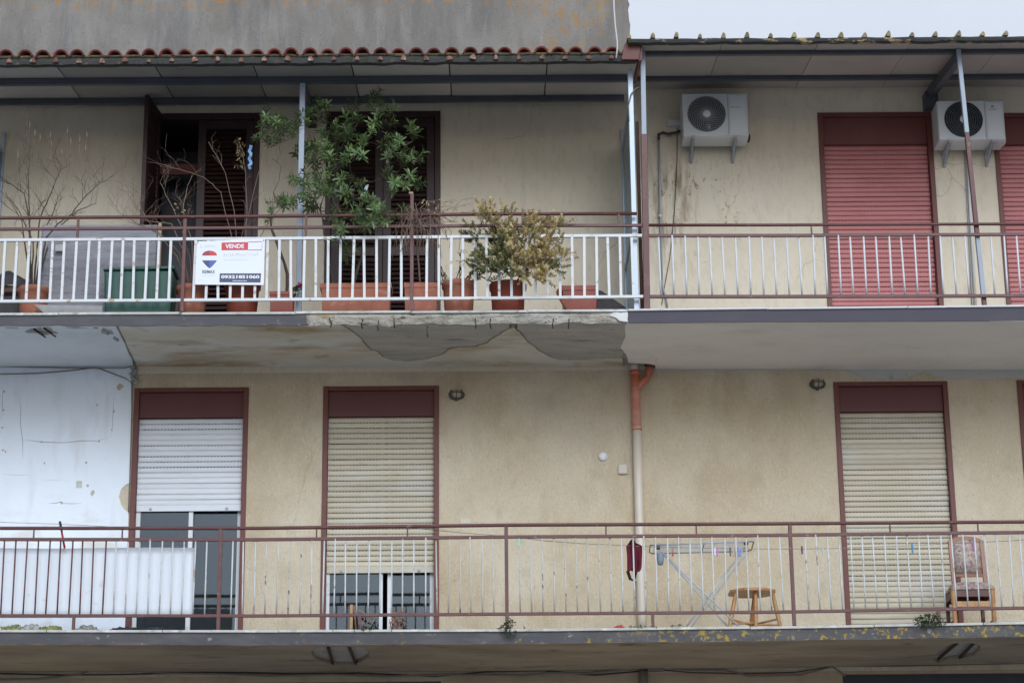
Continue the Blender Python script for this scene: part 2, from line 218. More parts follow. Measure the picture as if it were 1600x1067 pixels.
M['chair_wood'] = mat('reddish_chair_wood', (0.29, 0.115, 0.052), 0.4, [((0.20, 0.07, 0.034), (20, 20, 5), 0.5, 0.68, 0.8)], ((40, 40, 10), 0.1, 0.003))
M['chair_dark'] = mat('dark_chair_wood', (0.10, 0.03, 0.02), 0.45, [((0.14, 0.05, 0.03), (20, 20, 5), 0.5, 0.68, 0.8)])
M['tapestry'] = mat('floral_tapestry', (0.46, 0.36, 0.30), 0.95,
    [((0.30, 0.20, 0.20), (34, 34, 34), 0.48, 0.54, 0.85, {'detail': 3}), ((0.55, 0.46, 0.38), (24, 24, 24), 0.55, 0.6, 0.9, {'detail': 3}), ((0.13, 0.11, 0.14), (44, 44, 44), 0.585, 0.625, 0.9, {'detail': 3}), ((0.30, 0.12, 0.10), (30, 30, 30), 0.62, 0.66, 0.8)], ((150, 150, 150), 0.3, 0.002))
M['ac_white'] = mat('aircon_white_enamel', (0.62, 0.635, 0.64), 0.4, [((0.54, 0.55, 0.55), (3, 3, 3), 0.45, 0.7, 0.6), ((0.42, 0.41, 0.38), (9, 9, 3), 0.62, 0.72, 0.5)])
M['ac_panel'] = mat('aircon_panel_enamel', (0.66, 0.675, 0.685), 0.38, [((0.6, 0.61, 0.61), (3, 3, 3), 0.45, 0.7, 0.6)])
M['ac_grille'] = mat('aircon_grey_grille', (0.21, 0.215, 0.225), 0.45)
M['ac_grille_dk'] = mat('aircon_dark_grille', (0.085, 0.095, 0.11), 0.5)
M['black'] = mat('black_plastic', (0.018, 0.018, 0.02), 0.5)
M['rusty'] = mat('rusty_iron', (0.06, 0.034, 0.024), 0.85, [((0.09, 0.045, 0.03), (30, 30, 30), 0.45, 0.6, 0.8)], ((60, 60, 60), 0.5, 0.004))
M['teal'] = mat('teal_print', (0.10, 0.38, 0.38), 0.5)
M['grey_print'] = mat('grey_print', (0.30, 0.31, 0.33), 0.6)
M['pipe_orange'] = mat('orange_pvc', (0.55, 0.17, 0.095), 0.42, [((0.48, 0.12, 0.06), (6, 6, 3), 0.45, 0.7, 0.6), ((0.66, 0.36, 0.28), (3, 3, 4), 0.35, 0.55, 0.8, {'z': (8.15, 7.9)})])
M['pipe_cream'] = mat('cream_pvc', (0.66, 0.58, 0.48), 0.42, [((0.58, 0.50, 0.40), (5, 5, 2), 0.45, 0.7, 0.6), ((0.38, 0.3, 0.24), (12, 12, 7), 0.66, 0.72, 0.5)])
M['conduit'] = mat('grey_conduit', (0.36, 0.38, 0.41), 0.5)
M['conduit_white'] = mat('white_conduit', (0.62, 0.62, 0.60), 0.5)
M['cable_dk'] = mat('dark_cable', (0.05, 0.042, 0.036), 0.6)
M['cable_grey'] = mat('dusty_cable', (0.20, 0.175, 0.145), 0.8)
M['cord_white'] = mat('white_cord', (0.68, 0.66, 0.62), 0.7)
M['lamp_body'] = mat('corroded_lamp_metal', (0.105, 0.085, 0.06), 0.7, [((0.05, 0.042, 0.035), (30, 30, 30), 0.5, 0.6, 0.8)])
M['lamp_glass'] = mat('dusty_lamp_glass', (0.40, 0.37, 0.31), 0.25, [((0.25, 0.22, 0.17), (12, 12, 12), 0.5, 0.65, 0.7)])
M['box_beige'] = mat('beige_junction_box', (0.60, 0.55, 0.45), 0.6)
M['cap_white'] = mat('white_cap_plastic', (0.74, 0.75, 0.77), 0.5)
M['sign_white'] = mat('sign_white_print', (0.80, 0.82, 0.87), 0.45)
M['sign_red'] = mat('sign_red_print', (0.60, 0.035, 0.045), 0.45)
M['sign_red_dk'] = mat('sign_dark_red_print', (0.33, 0.03, 0.045), 0.45)
M['sign_blue'] = mat('sign_blue_print', (0.055, 0.12, 0.42), 0.45)
M['sign_blue_dk'] = mat('sign_dark_blue_print', (0.035, 0.055, 0.16), 0.45)
M['sign_navy'] = mat('sign_navy_print', (0.05, 0.055, 0.12), 0.45)
M['sign_text'] = mat('sign_grey_print', (0.13, 0.14, 0.18), 0.5)
M['sign_faint'] = mat('sign_faded_print', (0.60, 0.615, 0.66), 0.5)
M['sheet_white'] = mat('white_plastic_sheet', (0.76, 0.79, 0.83), 0.4, [((0.70, 0.73, 0.77), (1.4, 1, 1.4), 0.45, 0.7, 0.6), ((0.55, 0.5, 0.42), (7, 7, 10), 0.65, 0.72, 0.4)], ((3, 3, 2), 0.12, 0.02))
M['garment'] = mat('dark_red_cloth', (0.14, 0.010, 0.024), 0.9, [((0.085, 0.007, 0.016), (9, 9, 9), 0.45, 0.65, 0.6)], ((120, 120, 120), 0.2, 0.002))
M['garment_dk'] = mat('dark_trim_cloth', (0.022, 0.009, 0.014), 0.9)
M['rag_red'] = mat('red_rag', (0.52, 0.045, 0.05), 0.85, [((0.62, 0.2, 0.2), (25, 25, 25), 0.5, 0.6, 0.7)])
M['rack_metal'] = mat('rack_white_metal', (0.55, 0.57, 0.60), 0.35, [((0.36, 0.38, 0.4), (9, 9, 9), 0.5, 0.66, 0.6)])
M['rack_wire'] = mat('rack_grey_wire', (0.22, 0.235, 0.24), 0.45)
M['wire'] = mat('clothesline_wire', (0.24, 0.26, 0.22), 0.5)
for n, c in {'peg_green': (0.2, 0.66, 0.43), 'peg_red': (0.45, 0.04, 0.03), 'peg_pink': (0.65, 0.13, 0.55), 'peg_white': (0.70, 0.68, 0.72), 'peg_black': (0.05, 0.055, 0.06),
             'peg_orange': (0.62, 0.16, 0.045), 'peg_cream': (0.58, 0.49, 0.30), 'peg_blue': (0.19, 0.24, 0.52), 'peg_navy': (0.03, 0.035, 0.10), 'peg_mint': (0.40, 0.60, 0.54), 'peg_azure': (0.03, 0.20, 0.42)}.items():
    M[n] = mat(n.replace('peg_', '') + '_peg_plastic', c, 0.45)
M['stick_red'] = mat('red_stick_paint', (0.40, 0.012, 0.02), 0.4)
M['bag_green'] = mat('yellow_green_bag', (0.36, 0.38, 0.12), 0.45, [((0.48, 0.47, 0.25), (14, 14, 14), 0.5, 0.6, 0.8)], ((25, 25, 25), 0.8, 0.03))
M['bag_white'] = mat('grey_white_bag', (0.50, 0.49, 0.46), 0.5, [((0.3, 0.29, 0.27), (14, 14, 14), 0.5, 0.6, 0.8)], ((25, 25, 25), 0.8, 0.03))
M['bag_dark'] = mat('dark_blue_bag', (0.035, 0.038, 0.06), 0.4, [((0.09, 0.10, 0.16), (14, 14, 14), 0.56, 0.62, 0.8)], ((25, 25, 25), 0.8, 0.03))
M['ground'] = mat('pale_street_paving', (0.40, 0.39, 0.375), 0.95, [((0.34, 0.33, 0.32), (0.4, 0.4, 0.4), 0.45, 0.7, 0.7), ((0.45, 0.44, 0.42), (8, 8, 8), 0.5, 0.7, 0.5)], ((40, 40, 40), 0.4, 0.01))
M['crack'] = M['concrete']
M['tag_blue'] = mat('blue_plastic_ribbon', (0.19, 0.35, 0.58), 0.4)

# ------------------------------------------------------------------ mesh building
WL = {}
class MB:
    def __init__(s): s.v = []; s.f = []; s.mi = []; s.sm = []
    def face(s, idx, mi=0, smooth=False): s.f.append(idx); s.mi.append(mi); s.sm.append(smooth)
    def box(s, x0, x1, y0, y1, z0, z1, mi=0):
        b = len(s.v)
        s.v += [Vector(p) for p in ((x0, y0, z0), (x1, y0, z0), (x1, y1, z0), (x0, y1, z0), (x0, y0, z1), (x1, y0, z1), (x1, y1, z1), (x0, y1, z1))]
        for q in ((0, 3, 2, 1), (4, 5, 6, 7), (0, 1, 5, 4), (1, 2, 6, 5), (2, 3, 7, 6), (3, 0, 4, 7)): s.face([b + i for i in q], mi)
        return s
    def path(s, pts, radii, n=6, flat=None, mi=0, up=Vector((0, 0, 1)), rot=0.0):
        # swept tube; flat=(w,h) gives a rectangular section
        pts = [Vector(p) for p in pts]; b0 = len(s.v); k = 4 if flat else n
        if not isinstance(radii, (list, tuple)): radii = [radii] * len(pts)
        for i, p in enumerate(pts):
            d = (pts[min(i + 1, len(pts) - 1)] - pts[max(i - 1, 0)]).normalized()
            u = up if abs(d.dot(up)) < 0.95 else Vector((0, 1, 0))
            a = d.cross(u).normalized(); c = a.cross(d).normalized()
            for j in range(k):
                if flat:
                    w, h = flat; q = ((-w, -h), (w, -h), (w, h), (-w, h))[j]; s.v.append(p + a * (q[0] / 2) + c * (q[1] / 2))
                else:
                    t = 2 * math.pi * j / k + rot; s.v.append(p + (a * math.cos(t) + c * math.sin(t)) * radii[i])
        for i in range(len(pts) - 1):
            for j in range(k):
                x, y = b0 + i * k + j, b0 + i * k + (j + 1) % k
                s.face([x, y, y + k, x + k], mi, not flat)
        s.face([b0 + j for j in range(k)][::-1], mi); e = b0 + (len(pts) - 1) * k; s.face([e + j for j in range(k)], mi)
        return s
    def lathe(s, prof, c=(0, 0, 0), n=24, mi=0, sx=1, sy=1):
        b = len(s.v); c = Vector(c)
        for r, z in prof:
            for j in range(n):
                t = 2 * math.pi * j / n; s.v.append(c + Vector((r * math.cos(t) * sx, r * math.sin(t) * sy, z)))
        for i in range(len(prof) - 1):
            for j in range(n):
                s.face([b + i * n + j, b + i * n + (j + 1) % n, b + (i + 1) * n + (j + 1) % n, b + (i + 1) * n + j], mi, True)
        s.face([b + j for j in range(n)][::-1], mi); e = b + (len(prof) - 1) * n; s.face([e + j for j in range(n)], mi)
        return s
    def quad(s, a, b, c, d, mi=0):
        k = len(s.v); s.v += [Vector(a), Vector(b), Vector(c), Vector(d)]; s.face([k, k + 1, k + 2, k + 3], mi); return s
    def prism(s, pts, off, mi=0):
        # polygon (list of 3d points) pushed by the vector off
        k = len(s.v); n = len(pts); off = Vector(off); s.v += [Vector(p) for p in pts] + [Vector(p) + off for p in pts]
        s.face(list(range(k, k + n)), mi); s.face([k + n + i for i in range(n)][::-1], mi)
        for i in range(n): s.face([k + i, k + n + i, k + n + (i + 1) % n, k + (i + 1) % n][::-1], mi)
        return s
    def mesh(s, name, mats, shift=None):
        me = bpy.data.meshes.new(name)
        vs = [v - shift for v in s.v] if shift is not None else s.v
        me.from_pydata([tuple(v) for v in vs], [], s.f)
        for m in (mats if isinstance(mats, (list, tuple)) else [mats]): me.materials.append(M[m] if isinstance(m, str) else m)
        me.polygons.foreach_set('material_index', s.mi); me.polygons.foreach_set('use_smooth', s.sm)
        me.update(); return me
    def build(s, name, mats, parent=None, bevel=0, fixn=True):
        lo = Vector((min(v.x for v in s.v), min(v.y for v in s.v), min(v.z for v in s.v)))
        hi = Vector((max(v.x for v in s.v), max(v.y for v in s.v), max(v.z for v in s.v)))
        o0 = Vector(((lo.x + hi.x) / 2, (lo.y + hi.y) / 2, lo.z))
        me = s.mesh(name, mats, o0)
        if fixn: norm(me)
        return put(name, me, o0, parent, bevel)
import bmesh
def norm(me):
    bm = bmesh.new(); bm.from_mesh(me); bmesh.ops.recalc_face_normals(bm, faces=bm.faces); bm.to_mesh(me); bm.free()
def put(name, me, loc, parent=None, bevel=0, rot=None, scale=None):
    o = bpy.data.objects.new(name, me); C.objects.link(o)
    WL[o.name] = Vector(loc)
    if parent: o.parent = parent; o.location = Vector(loc) - WL[parent.name]
    else: o.location = loc
    if rot: o.rotation_euler = rot
    if scale: o.scale = scale
    if bevel:
        bv = o.modifiers.new('bevel', 'BEVEL'); bv.width = bevel; bv.segments = 2; bv.limit_method = 'ANGLE'; bv.angle_limit = R(40)
    return o
def thing(name, label, cat, loc, group=None):
    o = bpy.data.objects.new(name, None); C.objects.link(o); o.location = loc; WL[o.name] = Vector(loc); o.empty_display_size = 0.1
    return tag(o, label, cat, group)
def tag(o, label, cat, group=None):
    o['label'] = label; o['category'] = cat
    if group: o['group'] = group
    return o

def rough(poly, step, amp, keep=None):
    # breaks the sides of a 2-D outline up into an irregular edge
    out = []
    for a, b in zip(poly, poly[1:] + poly[:1]):
        a = Vector(a); b = Vector(b); n = max(1, int((b - a).length / step))
        d = (b - a); nrm = Vector((-d.y, d.x)).normalized() if d.length else Vector((0, 0))
        k = keep(a, b) if keep else False
        for i in range(n):
            p = a + d * (i / n)
            if not k and i: p = p + nrm * random.uniform(-amp, amp)
            out.append((p.x, p.y))
    return out
def inside(p, poly):
    c = False; j = len(poly) - 1
    for i in range(len(poly)):
        xi, yi = poly[i]; xj, yj = poly[j]
        if (yi > p[1]) != (yj > p[1]) and p[0] < (xj - xi) * (p[1] - yi) / (yj - yi) + xi: c = not c
        j = i
    return c
def sheet(name, outline, fn, off, mats, parent, holes=(), grid=None):
    # a layer of plaster or paint with a free outline and holes, given real thickness; fn maps the 2-D outline into the scene
    pts = []; edges = []; loops = [list(outline)] + [list(h) for h in holes]
    for lp in loops:
        b = len(pts); pts += [Vector(p) for p in lp]
        edges += [(b + i, b + (i + 1) % len(lp)) for i in range(len(lp))]
    vs, es, fs, *_ = delaunay_2d_cdt(pts, edges, [], 0, 1e-5)
    F = []
    for f in fs:
        cx = sum(vs[i].x for i in f) / len(f); cy = sum(vs[i].y for i in f) / len(f)
        if inside((cx, cy), loops[0]) and not any(inside((cx, cy), h) for h in loops[1:]): F.append(list(f))
    mb = MB(); off = Vector(off); n = len(vs)
    mb.v = [Vector(fn(v.x, v.y)) for v in vs]; mb.v += [v + off for v in mb.v]
    cnt = {}
    for f in F:
        mb.face(f); mb.face([i + n for i in f][::-1])
        for a, b in zip(f, f[1:] + f[:1]):
            cnt[(min(a, b), max(a, b))] = cnt.get((min(a, b), max(a, b)), 0) + 1
    for (a, b), c in cnt.items():
        if c == 1: mb.face([a, b, b + n, a + n])
    return mb.build(name, mats, parent)
def noisy_poly(cx, cy, rx, ry, n=28, amp=0.16, rot=0.0):
    out = []
    ph = random.uniform(0, 9)
    for i in range(n):
        t = 2 * math.pi * i / n; k = 1 + amp * 2 * noise.noise((math.cos(t) * 1.3 + ph, math.sin(t) * 1.3, ph)) + random.uniform(-amp, amp) * 0.3
        x, y = rx * k * math.cos(t), ry * k * math.sin(t)
        out.append((cx + x * math.cos(rot) - y * math.sin(rot), cy + x * math.sin(rot) + y * math.cos(rot)))
    return out

XL, XR = -6.4, 6.7            # the facade runs on past both edges of the picture

# ================================================================== GROUND
g = MB().quad((-400, -400, 0), (400, -400, 0), (400, 400, 0), (-400, 400, 0)).build('ground', 'ground'); g['kind'] = 'structure'

# ================================================================== BUILDING
bld = thing('apartment_building', 'old three-storey ochre apartment building with crumbling balconies and brown shutters', 'building', (0, W, 0))

def prof(pts, Y): return [((P(x, y, Y)).x, (P(x, y, Y)).z) for x, y in pts]
LOW_T = prof([(0, 983.7), (400, 984.2), (800, 983), (1200, 978.6), (1600, 971.6)], 0)
LOW_B = prof([(0, 1006.5), (400, 1007.3), (800, 1005.8), (1200, 1000.7), (1600, 994.4)], 0)
UP_T = prof([(0, 489.6), (400, 488), (800, 485), (1000, 484), (1200, 481.3), (1600, 476.8)], 0)
UP_B = prof([(0, 510), (400, 509.3), (800, 505.5), (1000, 504.8), (1200, 502.8), (1600, 501.5)], 0)
lowT = lambda x: lerp(LOW_T, x); lowB = lambda x: lerp(LOW_B, x); upT = lambda x: lerp(UP_T, x); upB = lambda x: lerp(UP_B, x)

# door openings: pixel left / right of the outer frame near mid height, pixel top
def opening(xl, yl, xr, yr, ytop_x, ytop, z0):
    return (P(xl, yl, W).x, P(xr, yr, W).x, z0, P(ytop_x, ytop, W).z)
D1 = opening(203, 799, 384.2, 800, 300, 606, ZL)
D2 = opening(502.5, 800, 686, 800, 600, 603.5, ZL)
D3 = opening(1312.5, 799, 1493.6, 798, 1390, 596.5, ZL)
D4 = opening(1604, 799, 1786, 799, 1650, 594, ZL)
UA = opening(226, 330, 403.5, 330, 310, 178, ZU)
UB = opening(508, 330, 688.4, 330, 600, 175, ZU)
UC = opening(1285, 330, 1464.5, 330, 1370, 176.5, ZU)
UD = opening(1561, 330, 1742, 330, 1600, 177.5, ZU)
G1 = (P(190, 1062, W).x, P(692, 1062, W).x, 0.02, P(450, 1062, W).z)
G2 = (P(1313, 1050, W).x, XR - 0.3, 0.02, P(1450, 1048, W).z)

def wall_grid(name, x0, x1, z0, z1, ops, mats, Y=W, depth=0.14):
    mb = MB(); e = 0.02
    ops = [(a + e, b - e, max(c, z0), d - e) for a, b, c, d in ops]
    xs = sorted({x0, x1, *[v for o in ops for v in o[:2] if x0 < v < x1]}); zs = sorted({z0, z1, *[v for o in ops for v in o[2:] if z0 < v < z1]})
    for i in range(len(xs) - 1):
        for j in range(len(zs) - 1):
            cx, cz = (xs[i] + xs[i + 1]) / 2, (zs[j] + zs[j + 1]) / 2
            if any(o[0] < cx < o[1] and o[2] < cz < o[3] for o in ops): continue
            mb.quad((xs[i], Y, zs[j]), (xs[i + 1], Y, zs[j]), (xs[i + 1], Y, zs[j + 1]), (xs[i], Y, zs[j + 1]))
    for a, b, c, d in ops:
        mb.quad((a, Y, c), (a, Y, d), (a, Y + depth, d), (a, Y + depth, c)); mb.quad((b, Y, c), (b, Y + depth, c), (b, Y + depth, d), (b, Y, d))
        mb.quad((a, Y, d), (b, Y, d), (b, Y + depth, d), (a, Y + depth, d))
    return mb.build(name, mats, bld, fixn=False)
ZTOP = 11.5
wall_grid('facade_wall', XL, XR, 0, ZL - 0.16, [G1, G2], 'wall_ground')
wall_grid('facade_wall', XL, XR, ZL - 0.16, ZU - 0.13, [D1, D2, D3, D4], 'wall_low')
wall_grid('facade_wall', XL, XR, ZU - 0.13, ZTOP, [UA, UB, UC, UD], 'wall_up')
MB().box(XL, XL + 0.3, W + 0.002, W + 9, 0, ZTOP).build('side_wall', 'wall_up', bld)
MB().box(XR - 0.3, XR, W + 0.002, W + 9, 0, ZTOP).build('side_wall', 'wall_up', bld)
MB().box(XL, XR, W + 8.7, W + 9.01, 0, ZTOP).build('rear_wall', 'wall_up', bld)
MB().box(XL, XR, W + 0.001, W + 9, ZTOP, ZTOP + 0.2).build('roof_slab', 'concrete', bld)

# rooms behind the openings
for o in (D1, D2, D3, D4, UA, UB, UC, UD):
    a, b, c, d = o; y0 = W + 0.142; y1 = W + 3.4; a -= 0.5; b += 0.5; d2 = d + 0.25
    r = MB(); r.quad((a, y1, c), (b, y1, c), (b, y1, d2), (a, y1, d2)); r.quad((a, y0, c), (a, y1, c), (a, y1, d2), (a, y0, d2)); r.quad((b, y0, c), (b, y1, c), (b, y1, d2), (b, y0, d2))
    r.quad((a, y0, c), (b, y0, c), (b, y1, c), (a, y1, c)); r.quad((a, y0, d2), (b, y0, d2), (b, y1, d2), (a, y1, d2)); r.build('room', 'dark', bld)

# parapet: grey concrete to the left, whitewashed to the right
xb = P(983, 40, W).x
zp0, zp1 = ZTOP - 0.02, 12.95
def wv(x, z): return (x, W - 0.02, z)
edge = [(xb + random.uniform(-0.012, 0.012) + (0.03 if i < 3 else 0), zp0 + (zp1 - zp0) * i / 24) for i in range(25)]
MB().box(XL, XR, W - 0.018, W + 0.16, zp0, zp1 - 0.004).build('parapet', 'parapet_grey', bld, 0.006)
sheet('whitewash_layer', edge + [(XR, zp1), (XR, zp0)], lambda x, z: (x, W - 0.0185, z), (0, -0.008, 0), 'parapet_white', bld)
# ground-floor shop fronts
for a, b, c, d in (G1, G2):
    mb = MB(); mb.box(a, b, W + 0.06, W + 0.1, d - 0.34, d - 0.021); mb.box(a, b, W + 0.09, W + 0.12, c, d - 0.34)
    for k in range(18): mb.box(a + 0.03, b - 0.03, W + 0.075, W + 0.09, d - 0.46 - k * 0.22, d - 0.44 - k * 0.22)
    mb.build('shop_shutter', 'navy_metal', bld)

# ---- balcony slabs
def slab(name, x0, x1, top, bot, y0, y1, mats, n=40):
    mb = MB()
    for i in range(n + 1):
        x = x0 + (x1 - x0) * i / n
        for y, z in ((y0, bot(x)), (y0, top(x)), (y1, top(x)), (y1, bot(x))): mb.v.append(Vector((x, y, z)))
    for i in range(n):
        for j in range(4):
            q = i * 4 + j; q2 = i * 4 + (j + 1) % 4; mb.face([q, q2, q2 + 4, q + 4])
    mb.face([0, 1, 2, 3]); mb.face([n * 4 + j for j in range(4)][::-1])
    return mb.build(name, mats, bld)
PT = 0.036       # thickness of the plaster layer under the slabs
SOF = [(P(20, 574, W).x, P(20, 574, W).z), (P(300, 572.5, W).x, P(300, 572.5, W).z), (P(600, 570.5, W).x, P(600, 570.5, W).z), (P(940, 570, W).x, P(940, 570, W).z), (P(1000, 575.5, W).x, P(1000, 575.5, W).z), (P(1060, 577.5, W).x, P(1060, 577.5, W).z), (P(1200, 578, W).x, P(1200, 578, W).z), (P(1590, 578.5, W).x, P(1590, 578.5, W).z)]
upS = lambda x: lerp(SOF, x)
slab('balcony_slab', XL, XR, lambda x: upT(x) - 0.02, lambda x: upS(x) + PT, 0.016, W - 0.002, 'concrete')
slab('balcony_slab', XL, XR, lambda x: lowT(x) - 0.02, lambda x: lowB(x) + PT, 0.016, W - 0.002, 'concrete')
def coping(top, x0, x1, step, mats, h=0.024):
    x = x0
    while x < x1 - 0.05:
        l = min(step + random.uniform(-0.08, 0.08), x1 - x); dz = random.uniform(-0.004, 0.004)
        mb = MB(); a, b = x + 0.003, x + l - 0.003
        for i in range(2):
            xx = (a, b)[i]
            for y, z in ((-0.022, -h), (-0.022, 0), (0.3, 0), (0.3, -h)): mb.v.append(Vector((xx, y, top(xx) + z + dz)))
        for j in range(4): mb.face([j, (j + 1) % 4, (j + 1) % 4 + 4, j + 4])
        mb.face([0, 1, 2, 3]); mb.face([7, 6, 5, 4])
        mb.build('coping_slab', mats, bld, 0.004); x += l
x983 = P(981, 490, 0).x
coping(upT, XL, x983, 1.15, 'lip'); coping(upT, x983, XR, 1.3, 'lip_clean', 0.02); coping(lowT, XL, XR, 1.1, 'lip')
for x0 in (XL,):
    mb = MB(); mb.box(XL, XR, 0.305, W - 0.003, ZU - 0.02, ZU); mb.build('balcony_floor', 'lip', bld)
    mb = MB(); mb.box(XL, XR, 0.305, W - 0.003, ZL - 0.02, ZL); mb.build('balcony_floor', 'lip', bld)

# ---- fascias
def fas(x, z): return (x, 0.014, z)
def fascia(name, x0, x1, top, bot, mats, le=None, re=None, ragged=0.0, off=0.016, tz=0.026):
    n = max(2, int((x1 - x0) / 0.12)); xs = [x0 + (x1 - x0) * i / n for i in range(n + 1)]
    pl = [(x, top(x) - tz) for x in xs] + (re or []) + [(x, bot(x) + (random.uniform(-0.2, 1) * ragged if ragged else 0)) for x in xs[::-1]] + (le or [])
    return sheet(name, pl, fas, (0, -off, 0), mats, bld)
x480 = P(482, 500, 0).x
zz = upT(x480)
fascia('fascia', XL, x480, upT, upB, 'fascia', re=[(x480 + 0.05, zz - 0.05), (x480 - 0.03, zz - 0.075), (x480 - 0.02, zz - 0.1)], ragged=0.012)
fascia('fascia', x983 + 0.004, XR, upT, upB, 'fascia_plain', tz=0.021)
fascia('fascia', XL, XR, lowT, lowB, 'fascia_low', ragged=0.004)
# broken front edge of the upper slab: lumpy bare concrete with plaster remnants
def lump(x0, x1, top, bot, seed, mats, name):
    nx = int((x1 - x0) / 0.022); nz = 8; mb = MB()
    for i in range(nx + 1):
        x = x0 + (x1 - x0) * i / nx
        for j in range(nz + 1):
            t = j / nz; zb_ = bot(x) + 0.006 + 0.020 * noise.fractal((x * 4.5, seed, 7), 1, 2.2, 5); z = top(x) - 0.025 + (zb_ - top(x) + 0.025) * t
            a = noise.fractal((x * 5 + seed, z * 9, seed), 1.0, 2.2, 5)
            y = 0.012 - 0.016 * a + (0.05 * max(0, t - 0.62 + 0.35 * noise.noise((x * 3.2, seed, 2)))) - (0.012 if t < 0.5 else 0)
            if j in (0,): y = 0.014
            mb.v.append(Vector((x, min(y, 0.05) - 0.004, z)))
    for i in range(nx):
        for j in range(nz):
            q = i * (nz + 1) + j; mb.face([q, q + nz + 1, q + nz + 2, q + 1], 0, True)
    return mb.build(name, mats, bld)
lump(x480 - 0.02, x983, upT, upB, 4.2, 'edge_concrete', 'broken_edge')
xw = P(958, 495, 0).x
sheet('plaster_remnant', rough([(xw, upT(xw) - 0.03), (x983 - 0.003, upT(xw) - 0.028), (x983 - 0.003, upB(xw) + 0.01), (xw + 0.06, upB(xw) + 0.02), (xw + 0.03, upB(xw) + 0.05), (xw - 0.04, upB(xw) + 0.075)], 0.03, 0.006), lambda x, z: (x, 0.004, z), (0, -0.018, 0), 'lip_clean', bld)
for px, py in ((516, 501), (566, 503), (591, 506), (616, 502), (668, 516), (743, 503), (767, 503), (864, 503), (888, 503)):
    p = P(px, py, 0); mb = MB(); z = p.z
    mb.path([(p.x, 0.03, z + 0.05), (p.x + random.uniform(-.01, .01), -0.006, z + 0.02), (p.x + random.uniform(-.015, .015), 0.0, z - 0.03), (p.x, 0.03, z - 0.06)], 0.006, 5)
    mb.build('rebar', 'rusty', bld)

# ---- soffits (plaster layers with the spalled places left open)
def sof(bot): return lambda x, y: (x, y, bot(x))
def S3(px, py, zb): p = PZ(px, py, zb); return (p.x, p.y)
zu = upS(-2)
xa_ = P(186, 512, 0).x
bnd = [S3(x, y, zu) for x, y in ((186, 516), (192, 528), (197, 540), (203, 552), (209, 563))] + [(P(211, 575, W).x, W - 0.004)]
bnd[0] = (bnd[0][0], 0.0)
sheet('soffit_plaster', [(XL, 0.0)] + rough([bnd[0], bnd[1], bnd[2], bnd[3], bnd[4], bnd[5]], 0.05, 0.012)[:-1][:40] + [(XL, W - 0.004)] if False else
      [(XL, 0.0)] + [(x - 0.012 + random.uniform(-.008, .008), y) for x, y in bnd] + [(XL, W - 0.004)], sof(upS), (0, 0, PT - 0.002), 'soffit_white', bld,
      holes=[noisy_poly(*S3(66, 518, zu), 0.15, 0.12, 26, 0.3), noisy_poly(*S3(120, 512.5, zu), 0.09, 0.025, 18, 0.3), noisy_poly(*S3(168, 519, zu), 0.055, 0.11, 20, 0.35), noisy_poly(*S3(181, 530, zu), 0.03, 0.07, 16, 0.3), noisy_poly(*S3(20, 513, zu), 0.07, 0.02, 14, 0.3), noisy_poly(*S3(150, 513, zu), 0.03, 0.03, 12, 0.3)])
spall = [S3(x, y, zu) for x, y in ((532, 507), (545, 515), (560, 526), (570, 538), (578, 546), (590, 550), (597, 558), (612, 563), (635, 565), (665, 562), (688, 555), (702, 545), (720, 542), (745, 541), (762, 535), (775, 525), (790, 516), (803, 511),
          (815, 522), (826, 535), (840, 546), (856, 555), (875, 561), (900, 561), (930, 559), (958, 557), (972, 556))]
xe = spall[-1][0]
gl = [(b[0] + 0.012, b[1]) for b in bnd]
spall_in = [q for a_, b_ in zip(spall, spall[1:]) for q in [a_] + [(a_[0] + (b_[0] - a_[0]) * k / 3 + random.uniform(-.012, .012), a_[1] + (b_[1] - a_[1]) * k / 3 + random.uniform(-.012, .012)) for k in (1, 2)]] + [spall[-1]]
cut = [q for q in spall_in]
# left plaster sheet: outline runs along the front edge, dips round the spalled area, and back along the wall
out = gl[:1]
i0 = 0
out = [gl[0], (cut[0][0] - 0.02, 0.0)] + [c for c in cut if c[1] > 0.0 and c[0] <= xe + 0.001]
out = out + [(xe + 0.03, W - 0.004)] + gl[::-1][:-1]
sheet('soffit_plaster', out, sof(upS), (0, 0, PT - 0.002), 'soffit_stain', bld)
def inset(q, g):
    o_ = []
    for i in range(len(q)):
        a_ = Vector(q[max(0, i - 1)]); b_ = Vector(q[min(len(q) - 1, i + 1)]); d_ = (b_ - a_).normalized(); n_ = Vector((d_.y, -d_.x))
        if n_.y > 0 and abs(n_.y) > .2: n_ = -n_
        o_.append((q[i][0] + n_.x * g, q[i][1] + n_.y * g))
    return o_
ia = min(range(len(cut)), key=lambda i: abs(cut[i][0] - spall[17][0]) + abs(cut[i][1] - spall[17][1]))
for part_ in (cut[1:ia], cut[ia + 1:]):
    q_ = inset(part_, .011 if part_[0] is cut[1] else .011); q_ = [p_ for p_ in q_ if p_[1] > .05]
    # keep the offset loop simple: x must run on
    r_ = [q_[0]]
    for p_ in q_[1:]:
        if p_[0] > r_[-1][0] + .004: r_.append(p_)
    sheet('loose_plaster', [(r_[0][0] + .01, .03)] + r_ + [(r_[-1][0], .03)], lambda x, y: (x, y, upS(x) + .010 + .004 * noise.noise((x * 2, y * 3, 1))), (0, 0, .012), 'concrete', bld)
xg = xe + 0.04
sheet('soffit_plaster', [(x983 + 0.004, 0.0), (XR, 0.0), (XR, W - 0.004), (P(1024, 575, W).x, W - 0.004), (P(1023, 575, W).x, W - 0.13), (P(1012, 575, W).x, W - 0.17), (xg + 0.03, W - 0.16), (xg, 1.25), (x983 - 0.02, 1.0), (x983 + 0.01, 0.6), (x983 - 0.015, 0.3)], sof(upS), (0, 0, PT - 0.002), 'soffit_grey', bld)
